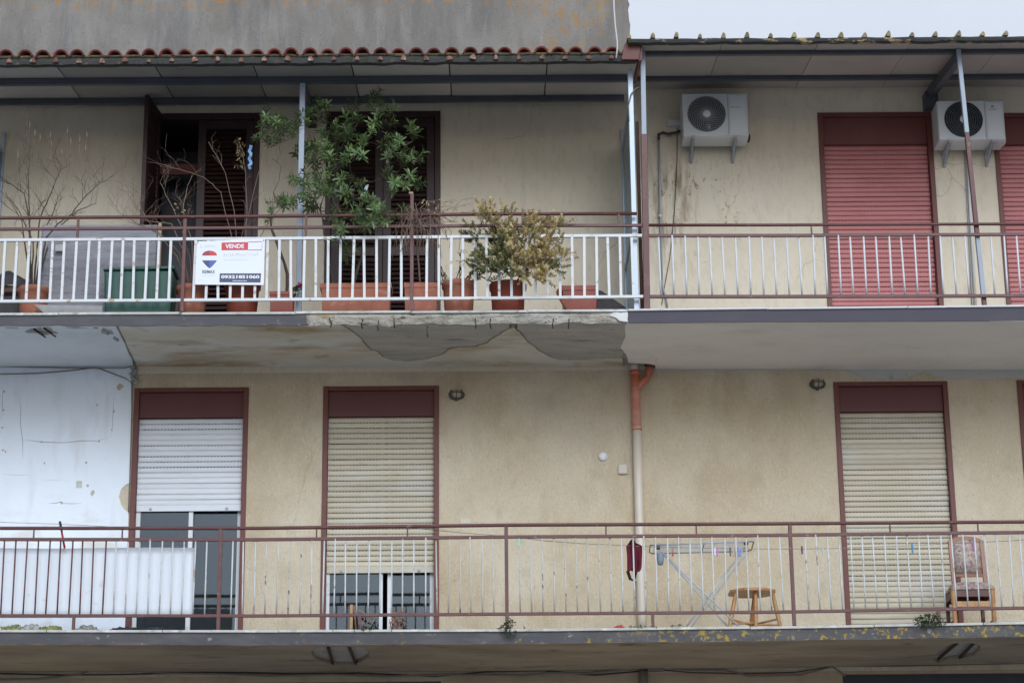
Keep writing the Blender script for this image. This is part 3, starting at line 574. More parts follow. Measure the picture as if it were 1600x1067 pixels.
for xs_ in ((545, 575), (620, 648), (668, 560)): pass
for px, py in ((62, 521), (78, 520)):
    p = PZ(px, py, zu); MB().path([(p.x - 0.03, p.y - 0.14, zu + 0.004), (p.x + 0.03, p.y + 0.14, zu + 0.006)], 0.011, 6).build('rebar', 'rusty', bld)
# cove of paint carried down on to the wall under the right half
cv = [(P(1022, 565, W).x, upS(1.5) - 0.002)]
for px, py in ((1024, 578), (1060, 578), (1150, 578), (1250, 578), (1318, 578), (1335, 584), (1352, 591), (1385, 593), (1412, 592), (1428, 586), (1446, 581), (1460, 588), (1480, 591), (1500, 593), (1520, 591), (1545, 594), (1570, 591), (1600, 592), (1700, 590)):
    p = P(px, py, W); cv.append((p.x, p.z))
cv.append((cv[-1][0], upS(5) - 0.002))
sheet('painted_cove', cv, lambda x, z: (x, W - 0.001, z), (0, -0.007, 0), 'cove', bld)
# lower soffit with two spalled hollows and their bars
zl = lowB(0)
h1 = [S3(x, y, lowB(-1)) for x, y in ((486, 1017), (500, 1010), (520, 1009.5), (545, 1010), (566, 1011), (577, 1017), (578, 1026), (566, 1033), (550, 1039), (527, 1039), (505, 1035), (490, 1028))]
h2 = [S3(x, y, lowB(4.5)) for x, y in ((1457, 1029), (1470, 1014), (1488, 1005), (1510, 1003), (1530, 1007), (1532, 1015), (1522, 1024), (1500, 1028), (1478, 1031), (1464, 1035))]
h1 = rough(h1, 0.03, 0.012); h2 = rough(h2, 0.03, 0.012)
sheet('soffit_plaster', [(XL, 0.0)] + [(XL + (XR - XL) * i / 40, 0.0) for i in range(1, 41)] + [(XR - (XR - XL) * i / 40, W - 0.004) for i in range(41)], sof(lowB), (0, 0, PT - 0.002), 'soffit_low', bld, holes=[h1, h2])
for (a, b), zb in ((((513, 1012), (520, 1037)), lowB(-1)), (((545, 1010), (556, 1037)), lowB(-1)), (((1496, 1005), (1467, 1029)), lowB(4.5)), (((1521, 1006), (1500, 1028)), lowB(4.5))):
    p, q = PZ(*a, zb), PZ(*b, zb); MB().path([(p.x, p.y, zb + 0.008), (q.x, q.y, zb + 0.008)], 0.016, 7).build('rebar', 'rusty', bld)

# white emulsion over the left bay of the lower facade, ragged where it meets the ochre
wz0 = ZL + 0.02
def sliver(px_, w_):
    q = [(P(a_, b_, W).x, P(a_, b_, W).z) for a_, b_ in px_]; up_, dn_ = [], []
    for i, (x_, z_) in enumerate(q):
        a_ = Vector(q[max(0, i - 1)]); b_ = Vector(q[min(len(q) - 1, i + 1)]); d_ = (b_ - a_).normalized(); n_ = Vector((-d_.y, d_.x)) * w_ * (random.uniform(.4, 1.2) if 0 < i < len(q) - 1 else .12); up_.append((x_ + n_.x, z_ + n_.y)); dn_.append((x_ - n_.x, z_ - n_.y))
    return up_ + dn_[::-1]
we = [(P(x, y, W).x, P(x, y, W).z) for x, y in ((212, 573), (209, 585), (204, 597), (206.5, 607), (205.5, 650), (204, 700), (202, 755), (196, 758), (190, 764), (186, 776), (189, 788), (195, 797), (201, 800), (200, 850), (198, 975))]
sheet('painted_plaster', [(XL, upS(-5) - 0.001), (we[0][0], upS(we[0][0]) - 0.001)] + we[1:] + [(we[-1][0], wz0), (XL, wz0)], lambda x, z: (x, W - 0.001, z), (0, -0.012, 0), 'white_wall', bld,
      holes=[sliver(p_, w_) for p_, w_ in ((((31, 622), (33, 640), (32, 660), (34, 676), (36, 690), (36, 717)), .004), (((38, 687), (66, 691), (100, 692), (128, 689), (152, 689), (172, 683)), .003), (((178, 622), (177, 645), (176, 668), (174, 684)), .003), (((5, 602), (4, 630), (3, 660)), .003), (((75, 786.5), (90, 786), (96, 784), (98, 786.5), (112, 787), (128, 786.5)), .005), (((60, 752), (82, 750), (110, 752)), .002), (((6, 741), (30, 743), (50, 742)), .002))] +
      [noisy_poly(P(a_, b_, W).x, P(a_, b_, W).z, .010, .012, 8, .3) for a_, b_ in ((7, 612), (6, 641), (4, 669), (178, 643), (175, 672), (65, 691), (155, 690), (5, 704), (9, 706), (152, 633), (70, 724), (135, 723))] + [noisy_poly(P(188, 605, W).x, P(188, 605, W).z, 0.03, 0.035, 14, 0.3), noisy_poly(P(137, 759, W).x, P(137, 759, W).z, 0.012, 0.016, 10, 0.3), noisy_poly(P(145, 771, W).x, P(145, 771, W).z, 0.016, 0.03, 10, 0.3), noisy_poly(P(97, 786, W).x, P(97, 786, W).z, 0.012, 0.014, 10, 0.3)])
p = P(124, 757, W); MB().box(p.x - 0.03, p.x + 0.03, W - 0.018, W - 0.010, p.z - 0.035, p.z + 0.035).build('socket_plate', 'lip', bld)
# crumbling lump at the corner where white meets ochre
mb = MB()
for k in range(26):
    t = k / 25; q = P(203 + 9 * t + random.uniform(-3, 5), 552 + 48 * t, W); r = random.uniform(0.012, 0.035)
    mb.path([(q.x, W - 0.012, q.z - r), (q.x + random.uniform(-.01, .01), W - 0.02, q.z), (q.x, W - 0.01, q.z + r)], [r * 0.4, r, r * 0.3], 5)
mb.build('crumbled_plaster', 'concrete', bld)

# ---- shuttered doors
def slat_mesh(L, h, m, slots=True, dark=None):
    mb = MB(); n = 5; top = h * 0.885; b = 0.0045
    for i in range(n + 1):
        t = i / n; z = top * t; y = -b * math.sin(math.pi * (0.12 + 0.76 * t))
        mb.v += [Vector((-L / 2, y, z)), Vector((L / 2, y, z))]
    for i in range(n): mb.face([2 * i, 2 * i + 1, 2 * i + 3, 2 * i + 2], 0, True)
    k = len(mb.v); mb.v += [Vector((-L / 2, 0.004, 0)), Vector((L / 2, 0.004, 0)), Vector((-L / 2, 0.004, top)), Vector((L / 2, 0.004, top))]
    mb.face([0, k, k + 1, 1]); mb.face([2 * n, 2 * n + 1, k + 3, k + 2])
    if slots:
        N = max(6, int(L / 0.034))
        for j in range(N):
            x0 = -L / 2 + L * j / N; x1 = x0 + L / N * 0.42
            mb.quad((x0, 0.0035, top), (x1, 0.0035, top), (x1, 0.0035, h + 0.001), (x0, 0.0035, h + 0.001))
    else: mb.quad((-L / 2, 0.0015, top), (L / 2, 0.0015, top), (L / 2, 0.0015, h + 0.001), (-L / 2, 0.0015, h + 0.001))
    return mb.mesh('shutter_slat', m)
def rolling_door(o, boxz, slatm, pitch, bottom, framem='frame', boxm='boxpanel', closed=(), glassy=True):
    a, b, c, d = o; jw = 0.052
    fr = MB(); fr.box(a, a + jw, W - 0.018, W + 0.13, c, d); fr.box(b - jw, b, W - 0.018, W + 0.13, c, d); fr.box(a + jw, b - jw, W - 0.016, W + 0.13, d - 0.045, d)
    f = fr.build('balcony_door', framem, bld, 0.004)
    MB().box(a + jw, b - jw, W + 0.022, W + 0.045, boxz, d - 0.0455).build('shutter_box', boxm, f, 0.003)
    MB().box(a + jw, b - jw, W + 0.046, W + 0.13, boxz - 0.006, boxz + 0.02).build('box_underside', boxm, f)
    L = b - a - 2 * jw - 0.006; cx = (a + b) / 2
    mA = slat_mesh(L, pitch, slatm, True); mB = slat_mesh(L, pitch, slatm, False)
    z = boxz; k = 0
    while z - pitch > bottom + 0.055:
        z -= pitch; put('shutter_slat', mB if k in closed else mA, (cx + random.uniform(-.002, .002), W + 0.062 + random.uniform(-.0015, .0015), z), f, rot=(random.uniform(-.05, .05), random.gauss(0, .0012), random.gauss(0, .002))); k += 1
    MB().box(a + jw + 0.004, b - jw - 0.004, W + 0.052, W + 0.066, bottom, z).build('bottom_bar', slatm, f, 0.003)
    for s in (0.17, 0.83): MB().box(a + (b - a) * s - 0.014, a + (b - a) * s + 0.014, W + 0.04, W + 0.052, bottom + 0.012, bottom + 0.035).build('stopper', 'conduit', f, 0.003)
    # added dark sheet behind the slats, keeps the daylight out
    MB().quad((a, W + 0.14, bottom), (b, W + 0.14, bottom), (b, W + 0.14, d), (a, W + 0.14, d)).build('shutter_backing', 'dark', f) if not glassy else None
    return f
def Zat(x, y): return P(x, y, W + 0.03).z
d1 = rolling_door(D1, Zat(300, 652.5), 'slat_white', 0.0575, Zat(300, 797.5), closed=(0, 3, 4, 6, 10, 11, 12, 13, 14, 15, 16))
d2 = rolling_door(D2, Zat(600, 650.5), 'slat_cream', 0.0562, Zat(600, 894), closed=(0,))
d3 = rolling_door(D3, Zat(1390, 643), 'slat_cream', 0.0555, ZL + 0.02, closed=(6, 7, 8, 9, 10, 33, 34, 35, 36, 37, 38, 39, 40), glassy=False)
d4 = rolling_door(D4, Zat(1690, 642), 'slat_cream', 0.0555, ZL + 0.02, glassy=False)
uc = rolling_door(UC, Zat(1370, 226), 'slat_red', 0.0535, ZU + 0.02, boxm='frame', glassy=False)
ud = rolling_door(UD, Zat(1650, 226), 'slat_red', 0.0535, ZU + 0.10, boxm='frame', glassy=False)
def sash(o, x0, x1, y, z1, f, fw=0.045, bot=0.06, name='window_sash'):
    mb = MB(); z0 = o[2] + 0.005
    mb.box(x0, x0 + fw, y, y + 0.035, z0, z1); mb.box(x1 - fw, x1, y, y + 0.035, z0, z1); mb.box(x0 + fw, x1 - fw, y + 0.001, y + 0.034, z0, z0 + bot); mb.box(x0 + fw, x1 - fw, y + 0.001, y + 0.034, z1 - fw, z1)
    mb.build(name, 'pvc_white', f, 0.003)
    MB().box(x0 + fw, x1 - fw, y + 0.014, y + 0.02, z0 + bot, z1 - fw).build('glass_pane', 'glass', f)
a, b, c, d = D1
xm = P(296, 880, W + 0.09).x
sash(D1, a + 0.052, xm + 0.024, W + 0.075, d - 0.1, d1); sash(D1, xm - 0.022, b - 0.052, W + 0.1115, d - 0.1, d1)
a, b, c, d = D2
x5, x6 = P(598, 930, W + 0.09).x, P(605, 930, W + 0.09).x
sash(D2, a + 0.052, x5, W + 0.075, d - 0.1, d2, 0.035, 0.07); sash(D2, x6, b - 0.052, W + 0.1115, d - 0.1, d2, 0.045, 0.055)
# pale things on the floor inside the doorways
for x0, x1, yb, m in ((267, 372, 973, 'lip_clean'),):
    p, q = P(x0, 981, W - 0.12), P(x1, 981, W - 0.12); t = tag(MB().box(p.x, q.x, W - 0.16, W - 0.10, ZL + 0.001, ZL + 0.075).build('low_white_plank', m, None, 0.004), 'white plank lying on the balcony floor in front of the left door', 'plank')

# ---- louvred wooden shutters on the upper floor
def louvre_leaf(parent, x0, x1, z0, z1, pitch=0.052, name='louvre_leaf', xf=None, rails=(0.42,), door=False):
    # the leaf is built in its own frame (x along the leaf, y depth) and swung about its hinge by xf
    st = 0.085; T = xf or (lambda v: v)
    mb = MB(); mb.box(x0, x0 + st, -0.022, 0.022, z0, z1); mb.box(x1 - st, x1, -0.022, 0.022, z0, z1)
    zr = [z0, *[z0 + (z1 - z0) * r for r in rails], z1 - 0.1]
    for z in zr: mb.box(x0 + st, x1 - st, -0.02, 0.02, z, z + 0.10)
    mb.v = [T(v) for v in mb.v]
    leaf = mb.build(name, 'frame_dk', parent, 0.003)
    zs = z0 + 0.11
    sl = MB(); L = x1 - x0 - 2 * st
    sl.v = [Vector(p) for p in ((0, -0.022, -0.024), (L, -0.022, -0.024), (L, -0.016, -0.026), (0, -0.016, -0.026), (0, 0.016, 0.026), (L, 0.016, 0.026), (L, 0.022, 0.024), (0, 0.022, 0.024))]
    for q in ((0, 1, 2, 3), (4, 5, 6, 7), (0, 1, 6, 7), (3, 2, 5, 4), (0, 3, 4, 7), (1, 2, 5, 6)): sl.face(list(q))
    me = sl.mesh('louvre_slat', 'frame_dk'); norm(me)
    o = T(Vector((0, 0, 0))); ex = T(Vector((1, 0, 0))) - o; ang = math.atan2(ex.y, ex.x)
    while zs < z1 - 0.13:
        if not any(zr_ - 0.03 < zs < zr_ + 0.115 for zr_ in zr[1:-1]):
            put('louvre_slat', me, T(Vector((x0 + st, 0, zs))), leaf, rot=(random.uniform(-.12, .12), 0, ang))
        zs += pitch
    return leaf
def door_frame(o, m='frame_dk', jw=0.06):
    a, b, c, d = o; fr = MB(); fr.box(a, a + jw, W - 0.02, W + 0.13, c, d); fr.box(b - jw, b, W - 0.02, W + 0.13, c, d); fr.box(a + jw, b - jw, W - 0.018, W + 0.13, d - 0.07, d)
    return fr.build('balcony_door', m, bld, 0.004)
a, b, c, d = UB
fB = door_frame(UB); xm = (a + b) / 2
T = lambda v: Vector((v.x, v.y + W + 0.03, v.z))
louvre_leaf(fB, a + 0.064, xm - 0.002, c + 0.02, d - 0.074, xf=T); louvre_leaf(fB, xm + 0.002, b - 0.064, c + 0.02, d - 0.074, xf=T)
MB().quad((a + 0.06, W + 0.135, c), (b - 0.06, W + 0.135, c), (b - 0.06, W + 0.135, d - 0.07), (a + 0.06, W + 0.135, d - 0.07)).build('dark_backing', 'dark', fB)  # added dark sheet so the gaps between the louvres stay black
a, b, c, d = UA
fA = door_frame(UA); xm = P(306, 330, W).x
louvre_leaf(fA, xm, b - 0.064, c + 0.02, d - 0.074, xf=T)
# left leaf swung out over the balcony
th = R(-97); hx, hy = a + 0.135, W - 0.012
T2 = lambda v: Vector((hx + v.x * math.cos(th) - v.y * math.sin(th), hy + v.x * math.sin(th) + v.y * math.cos(th), v.z))
louvre_leaf(fA, 0.03, 0.56, c + 0.02, d - 0.02, xf=T2)
# inner glazed door seen in the gap
x1_ = xm - 0.02; mb = MB(); mb.box(a + 0.06, xm, W + 0.201, W + 0.239, d - 0.62, d - 0.5); mb.build('inner_door_frame', 'frame', fA)
MB().box(a + 0.08, xm - 0.02, W + 0.6, W + 0.62, c + 0.02, d - 0.2).build('curtain', 'navy_metal', fA)

# ================================================================== VERANDA ROOFS
TA = math.tan(R(9)); ZWL, ZWR = 11.2989, 11.4624
zl_ = lambda Y: ZWL - TA * (W - Y)
zr_ = lambda Y: ZWR - TA * (W - Y)
SL = (0, math.cos(R(9)), math.sin(R(9)))
def sloped(mb, x0, x1, y0, y1, zf, t0, t1):
    k = len(mb.v)
    mb.v += [Vector(p) for p in ((x0, y0, zf(y0) + t0), (x1, y0, zf(y0) + t0), (x1, y1, zf(y1) + t0), (x0, y1, zf(y1) + t0), (x0, y0, zf(y0) + t1), (x1, y0, zf(y0) + t1), (x1, y1, zf(y1) + t1), (x0, y1, zf(y1) + t1))]
    for q in ((0, 3, 2, 1), (4, 5, 6, 7), (0, 1, 5, 4), (1, 2, 6, 5), (2, 3, 7, 6), (3, 0, 4, 7)): mb.face([k + i for i in q])
    return mb
vl = thing('veranda_roof', 'sloping veranda roof edged with red clay barrel tiles on the left half', 'veranda roof', (P(500, 100, 0).x, W - 0.05, ZWL))
vr = thing('veranda_roof', 'sloping veranda roof of ribbed sheets spotted with yellow lichen on the right half', 'veranda roof', (P(1300, 70, 0).x, W - 0.05, ZWR))
XV = P(996, 98, 0).x       # where the two roofs meet
# ceiling panels
xs = [P(90 + 153 * k, 104, 0.03).x for k in range(-1, 7)] ; xs = [XL] + xs[:-1] + [XV]
for a, b in zip(xs, xs[1:]):
    if b - a > 0.05: sloped(MB(), a + 0.007, b - 0.007, 0.0, W - 0.03, zl_, 0 + random.uniform(0, 0.004), 0.02).build('ceiling_panel', 'panel_dull', vl)
xs = [XV + 0.02] + [P(x, 72, 0).x for x in (1126, 1276, 1420, 1564)] + [XR]
for a, b in zip(xs, xs[1:]): sloped(MB(), a + 0.003, b - 0.003, -0.12, W - 0.03, zr_, 0 + random.uniform(0, 0.003), 0.02).build('ceiling_panel', 'panel_grey', vr)
# roof decks and front edges
sloped(MB(), XL, XV, -0.02, W - 0.03, zl_, 0.026, 0.06).build('roof_deck', 'sheet_edge', vl)
mb = MB(); n = 160
def wavy_edge(x0, x1, yf, zf, h, amp, seed, name, m, par):
    mb = MB(); n = int((x1 - x0) / 0.03)
    for i in range(n + 1):
        x = x0 + (x1 - x0) * i / n; b = zf(yf) - 0.004 + amp * noise.fractal((x * 4, seed, 0), 1, 2, 4); t = zf(yf) + h + amp * 0.7 * noise.noise((x * 6, seed, 5)); y = yf + 0.008 * noise.noise((x * 8, 1, seed))
        mb.v += [Vector((x, y, b)), Vector((x, y - 0.006, (b + t) / 2)), Vector((x, y, t)), Vector((x, yf + 0.07, t)), Vector((x, yf + 0.07, b))]
    for i in range(n):
        for j in range(5): q = i * 5 + j; q2 = i * 5 + (j + 1) % 5; mb.face([q, q2, q2 + 5, q + 5])
    return mb.build(name, m, par)
wavy_edge(XL, XV - 0.02, -0.10, zl_, 0.072, 0.010, 3, 'mossy_edge', 'sheet_edge', vl)
wavy_edge(XL, XV - 0.02, -0.115, lambda Y: zl_(Y) + 0.074, 0.016, 0.012, 8, 'mortar_bed', 'mortar', vl)
sloped(MB(), XV + 0.02, XR, -0.20, W - 0.03, zr_, 0.024, 0.04).build('roof_deck', 'sheet_edge', vr)
wavy_edge(XV - 0.10, XR, -0.225, zr_, 0.036, 0.012, 5, 'mossy_edge', 'sheet_edge2', vr)
# barrel tiles
def barrel(r, L, th, n=9, taper=0.85):
    mb = MB()
    for (y, k) in ((0, 1.0), (L, taper)):
        for rr in (r * k, (r - th) * k):
            for j in range(n + 1):
                t = math.pi * j / n; mb.v.append(Vector((math.cos(t) * rr, y, math.sin(t) * rr * 0.95)))
    m = n + 1
    for j in range(n):
        mb.face([j, j + 1, 2 * m + j + 1, 2 * m + j], 0, True); mb.face([m + j + 1, m + j, 3 * m + j, 3 * m + j + 1], 0, True); mb.face([j + 1, j, m + j, m + j + 1])
    mb.face([0, 2 * m, 3 * m, m]); mb.face([n, m + n, 3 * m + n, 2 * m + n])
    me = mb.mesh('tile', 'tile'); norm(me); return me
tm = barrel(0.074, 0.66, 0.016)
x = P(10, 88, -0.13).x - 0.1785 * 4
while x < XV - 0.05:
    for k in range(3):
        y = -0.13 + k * 0.58 + random.uniform(-.018, .018)
        put('tile', tm, (x + random.uniform(-.012, .012), y, zl_(y) + 0.078 + k * 0.012 + random.uniform(-.006, .006)), vl, rot=(R(9), random.uniform(-.09, .09), random.uniform(-.035, .035)))
    x += 0.1785
# rib ends under the tiles / on the sheets
def rib(r, L, h):
    mb = MB(); n = 6
    for y in (0, L):
        for j in range(n + 1): t = math.pi * j / n; mb.v.append(Vector((math.cos(t) * r, y, math.sin(t) * h)))
    m = n + 1
    for j in range(n): mb.face([j, j + 1, m + j + 1, m + j], 0, True)
    mb.face(list(range(m))[::-1]); mb.face([m + j for j in range(m)]); mb.face([0, m, m + n, n]); return mb
rm = rib(0.026, 0.12, 0.044).mesh('rib_end', 'rib_red'); norm(rm)
x = P(14, 100, -0.13).x - 0.232 * 3
while x < XV - 0.05:
    put('rib_end', rm, (x, -0.135 + random.uniform(-.01, .01), zl_(-0.12) + 0.012 + random.uniform(-.006, .006)), vl, rot=(R(9), random.uniform(-.2, .2), 0), scale=(random.uniform(.8, 1.2), 1, random.uniform(.75, 1.15))); x += 0.232
rm2 = rib(0.021, 1.75, 0.048).mesh('rib', 'rib'); norm(rm2)
x = P(983.5, 62, -0.25).x
while x < XR:
    put('rib', rm2, (x, -0.235 + random.uniform(-.012, .012), zr_(-0.2) + 0.038 + random.uniform(-.004, .004)), vr, rot=(R(9), 0, 0), scale=(random.uniform(.85, 1.15), 1, random.uniform(.85, 1.2))); x += 0.2365
# beams
def beam(par, x0, x1, y, zf, h, dd, m): 
    z = zf(y) - 0.002; MB().box(x0, x1, y, y + dd, z - h, z).build('beam', m, par, 0.003)
beam(vl, XL, XV - 0.06, 0.435, zl_, 0.068, 0.05, 'steel_dk'); beam(vl, XL, XV - 0.06, 1.268, zl_, 0.06, 0.05, 'steel_dk')
beam(vr, XV + 0.05, XR, 0.115, zr_, 0.04, 0.05, 'steel_dk'); beam(vr, XV + 0.05, XR, 1.10, zr_, 0.045, 0.05, 'steel_dk')
def post(par, px, py, w, Y, z0, z1, m, name='post', px2=None, py2=None):
    p = P(px, py, Y); q = P(px2, py2, Y) if px2 else p; t0 = (z0 - q.z) / (p.z - q.z) if px2 else 0
    f = lambda z: p.x + (q.x - p.x) * (z - p.z) / (q.z - p.z) if px2 else p.x
    MB().path([(f(z0), Y + w / 2, z0), (f(z1), Y + w / 2, z1)], 1, flat=(w, w), up=Vector((0, 1, 0))).build(name, m, par, 0.004); return f
# left roof: pale blue post, arm to the wall
f = post(vl, 469.5, 300, 0.056, 0.437, ZU, zl_(0.437) - 0.071, 'steel_pale')
xp = f(0); sloped(MB(), xp - 0.03, xp + 0.03, 0.49, W - 0.002, zl_, -0.115, -0.066).build('cross_arm', 'steel_dk', vl); MB().box(xp - 0.05, xp + 0.05, W - 0.10, W - 0.001, ZWL - 0.26, ZWL - 0.12).build('wall_bracket', 'frame_dk', vl)
f = post(vl, 247, 250, 0.05, 0.9, zl_(0.9) - 0.7, zl_(0.9) - 0.01, 'frame_dk', 'hanger') if False else f
# right roof: leaning post in two paints
yR = 0.075
f = post(vr, 1511, 205, 0.044, yR, P(1510, 207, yR).z, zr_(yR) - 0.003, 'steel_pale', 'post', 1531, 400)
post(vr, 1511, 205, 0.044, yR, P(1528, 370, yR).z, P(1510, 207, yR).z, 'brown_rail', 'post', 1531, 400)
post(vr, 1511, 205, 0.044, yR, P(1530, 463, yR).z, P(1528, 370, yR).z, 'steel_pale', 'post', 1531, 400)
post(vr, 1511, 205, 0.044, yR, ZU, P(1530, 463, yR).z, 'brown_rail', 'post', 1531, 400)
xp = f(zr_(0.2)) - 0.005
sloped(MB(), xp - 0.035, xp + 0.035, 0.12, W - 0.002, zr_, -0.15, -0.047).build('cross_arm', 'steel_dk', vr); MB().box(xp - 0.07, xp + 0.07, W - 0.16, W - 0.001, ZWR - 0.28, ZWR - 0.11).build('wall_bracket', 'steel_dk', vr)
# corner post between the two halves and the brown board that closes the higher roof
yC = 0.02
post(vr, 1005.5, 150, 0.05, yC, P(1006, 210, yC).z, zr_(yC) - 0.02, 'steel_pale', 'post', 1009.5, 400)
post(vr, 1005.5, 150, 0.062, yC - 0.004, ZU, P(1006, 210, yC).z, 'brown_rail', 'post', 1009.8, 400)
p, q = P(974, 92, -0.14), P(1003, 66, -0.14)
mb = MB(); mb.prism([P(971, 93, -0.15), P(1000, 93, -0.15), P(1003, 67, -0.15), P(976, 68, -0.15)], (0, 0.03, 0)); mb.prism([P(998, 95, -0.15), P(1003, 95, -0.15), P(1004, 66, -0.15), P(1001, 66, -0.15)], (0, 0.9, 0.14))
mb.build('end_board', 'frame', vr, 0.003)

# ================================================================== GLAZED PARTITIONS
def partition(label, x, y0, y1, z1, px=None):
    t = thing('balcony_partition', label, 'partition', (x, (y0 + y1) / 2, ZU))
    MB().box(x - 0.026, x + 0.026, y0, y0 + 0.05, ZU + 0.001, z1).build('stile', 'alu', t, 0.004)
    MB().box(x - 0.018, x + 0.018, y1 - 0.05, y1 - 0.003, ZU + 0.001, z1 - 0.04).build('stile', 'alu', t, 0.004)
    for z in (ZU + 0.002, ZU + 0.95, z1 - 0.30): MB().box(x - 0.016, x + 0.016, y0 + 0.052, y1 - 0.052, z, z + 0.05).build('rail', 'alu', t, 0.003)
    for a, b in ((ZU + 0.055, ZU + 0.945), (ZU + 1.0, z1 - 0.305)): MB().box(x - 0.004, x + 0.004, y0 + 0.051, y1 - 0.051, a, b).build('glass_pane', 'glass_frost', t)
    return t
xq = P(989, 270, 0.12).x
pt = partition('narrow aluminium partition with dull glass between the two upper balconies', xq, 0.12, W - 0.01, zl_(0.12) - 0.03)
MB().box(xq + 0.04, xq + 0.075, 0.16, 0.19, ZU, P(997, 190, 0.16).z).build('cover_strip', 'rusty', pt)
MB().path([P(983, 190, .1), P(982, 165, .1), P(986, 148, .1), P(993, 139, .1), P(1001, 136, .1)], 0.007, 5).build('cable_loop', 'cable_grey', pt)
partition('aluminium framed partition at the far left end of the upper balcony', P(6, 230, W).x, 0.5, W - 0.01, zl_(0.5) - 0.08)

# ================================================================== RAILINGS
YR = 0.05
def pl(pts): return [P(x, y, YR) for x, y in pts]
def ext(pts, l=True, r=True):
    pts = list(pts)
    if l: a, b = pts[0], pts[1]; pts.insert(0, (-130, a[1] + (b[1] - a[1]) * (-130 - a[0]) / (b[0] - a[0])))
    if r: a, b = pts[-2], pts[-1]; pts.append((1760, b[1] + (b[1] - a[1]) * (1760 - b[0]) / (b[0] - a[0])))
    return pts
def railing(label, x0, group=None): return thing('balcony_railing', label, 'railing', (x0, YR, 0))
def rail(par, pts, w, h, m, name='rail', round_=False):
    mb = MB(); q = pl(pts)
    mb.path(q, w / 2, 10) if round_ else mb.path(q, 1, flat=(h, w))
    return mb.build(name, m, par, 0 if round_ else 0.002)
def upright(par, px, y0, y1, w, m, name='post', d=None, Y=YR):
    a, b = P(px, y0, Y), P(px, y1, Y); cx = P(px, (y0 + y1) / 2, Y).x
    MB().box(cx - w / 2, cx + w / 2, Y - (d or w) / 2, Y + (d or w) / 2, b.z, a.z).build(name, m, par, 0.002)
def bar_mesh(r, m, n=8, square=False):
    mb = MB()
    if square: mb.box(-r, r, -r, r, 0, 1)
    else: mb.path([(0, 0, 0), (0, 0, 0.33), (0, 0, 0.66), (0, 0, 1)], r, n)
    me = mb.mesh('baluster', m); norm(me); return me
def bars(par, me, xs, top, bot, bend=0.0):
    for px in xs:
        yt, yb = lerp(top, px), lerp(bot, px); a = P(px, yt, YR); b = P(px, yb, YR)
        put('baluster', me, (a.x + random.uniform(-.003, .003), YR, b.z), par, rot=(random.gauss(0, .008), random.gauss(0, .007 + bend), random.uniform(0, 3) if not bend else 0), scale=(1, 1, a.z - b.z))
# --- lower balcony
r1 = railing('long brown balcony railing with thin flaking white bars along the lower balcony', P(800, 980, 0).x)
H1 = ext([(0, 825), (400, 825), (800, 820), (1200, 818), (1600, 815)]); H2 = ext([(0, 842.5), (400, 842.8), (800, 838.5), (1200, 836), (1600, 831.5)]); H3 = ext([(0, 961.5), (400, 961.8), (800, 958.8), (1200, 956), (1600, 949.5)])
rail(r1, H1, 0.034, 0, 'brown_rail', 'handrail', True); rail(r1, H2, 0.03, 0.028, 'brown_rail'); rail(r1, H3, 0.028, 0.03, 'brown_rail')
for px in (-105, 343, 791.6, 1237.6): upright(r1, px, lerp(H1, px) + 2, lerp([(0, 985), (800, 983.5), (1600, 972)], px), 0.034, 'brown_rail', 'post', 0.034)
for px in (52.8, 191, 494.6, 636.7, 946.8, 1088, 1390.6, 1528): upright(r1, px, lerp(H1, px) + 1, lerp(H2, px), 0.014, 'brown_rail', 'spacer')
for px in (115, 562.5, 1020, 1467): upright(r1, px, lerp(H3, px), lerp([(0, 985), (800, 983.5), (1600, 972)], px), 0.028, 'brown_rail', 'foot')
wornb = bar_mesh(0.0072, 'worn_bar'); brownb = bar_mesh(0.0075, 'brown_rail'); whiteb = bar_mesh(0.0075, 'white_bar')
bay0 = [322.6 - 17.5 * k for k in range(25)]
bars(r1, brownb, [x for x in bay0 if x < 167], H2, H3); bars(r1, whiteb, [x for x in bay0 if 167 < x], H2, H3)
bars(r1, whiteb, [363.6 + 17.73 * k for k in range(24) if k in (0, 1, 2) or 6 < k < 18], H2, H3); bars(r1, wornb, [363.6 + 17.73 * k for k in range(24) if k in (3, 4, 5, 6) or k > 17], H2, H3)
bars(r1, wornb, [811.4 + 17.72 * k for k in range(24) if k < 9], H2, H3); bars(r1, whiteb, [811.4 + 17.72 * k for k in range(24) if k >= 9], H2, H3)
bars(r1, whiteb, [1258.2 + 17.6 * k for k in range(26)], H2, H3)
# --- upper balcony, left half
r2 = railing('railing with broad white bars under two brown rails across the upper left balcony', P(500, 485, 0).x)
U1 = [(0, 340.7), (400, 338.3), (800, 334.5), (995, 334)]; U1 = ext(U1, True, False); U2 = ext([(0, 358.3), (400, 356.2), (800, 352.5), (1008, 352.5)], True, False)
U3 = ext([(0, 375.6), (400, 373.5), (800, 369.6), (1003.5, 368.5)], True, False); U4 = ext([(0, 471), (400, 468.5), (800, 465.8), (1005, 463.5)], True, False)
rail(r2, U1, 0.034, 0, 'brown_rail', 'handrail', True); rail(r2, U2, 0.028, 0.028, 'brown_rail'); rail(r2, U3, 0.03, 0.032, 'white_rail'); rail(r2, U4, 0.028, 0.03, 'white_rail')
UBT = [(0, 489), (1000, 484), (1600, 477)]
for px, y0 in ((287, 343), (643.5, 303)): upright(r2, px, y0, lerp(UBT, px), 0.034, 'brown_rail', 'post', 0.036)
upright(r2, 642.3, 301, 304, 0.042, 'pale_wood', 'post_cap')
for px in (121.5, 478, 817, 967): upright(r2, px, lerp(U1, px), lerp(U3, px) if px < 600 else lerp(U2, px), 0.024, 'brown_rail', 'spacer')
for px in (-60,): upright(r2, px, 343, 489, 0.034, 'brown_rail')
wb = bar_mesh(0.0125, 'white_rail', square=True)
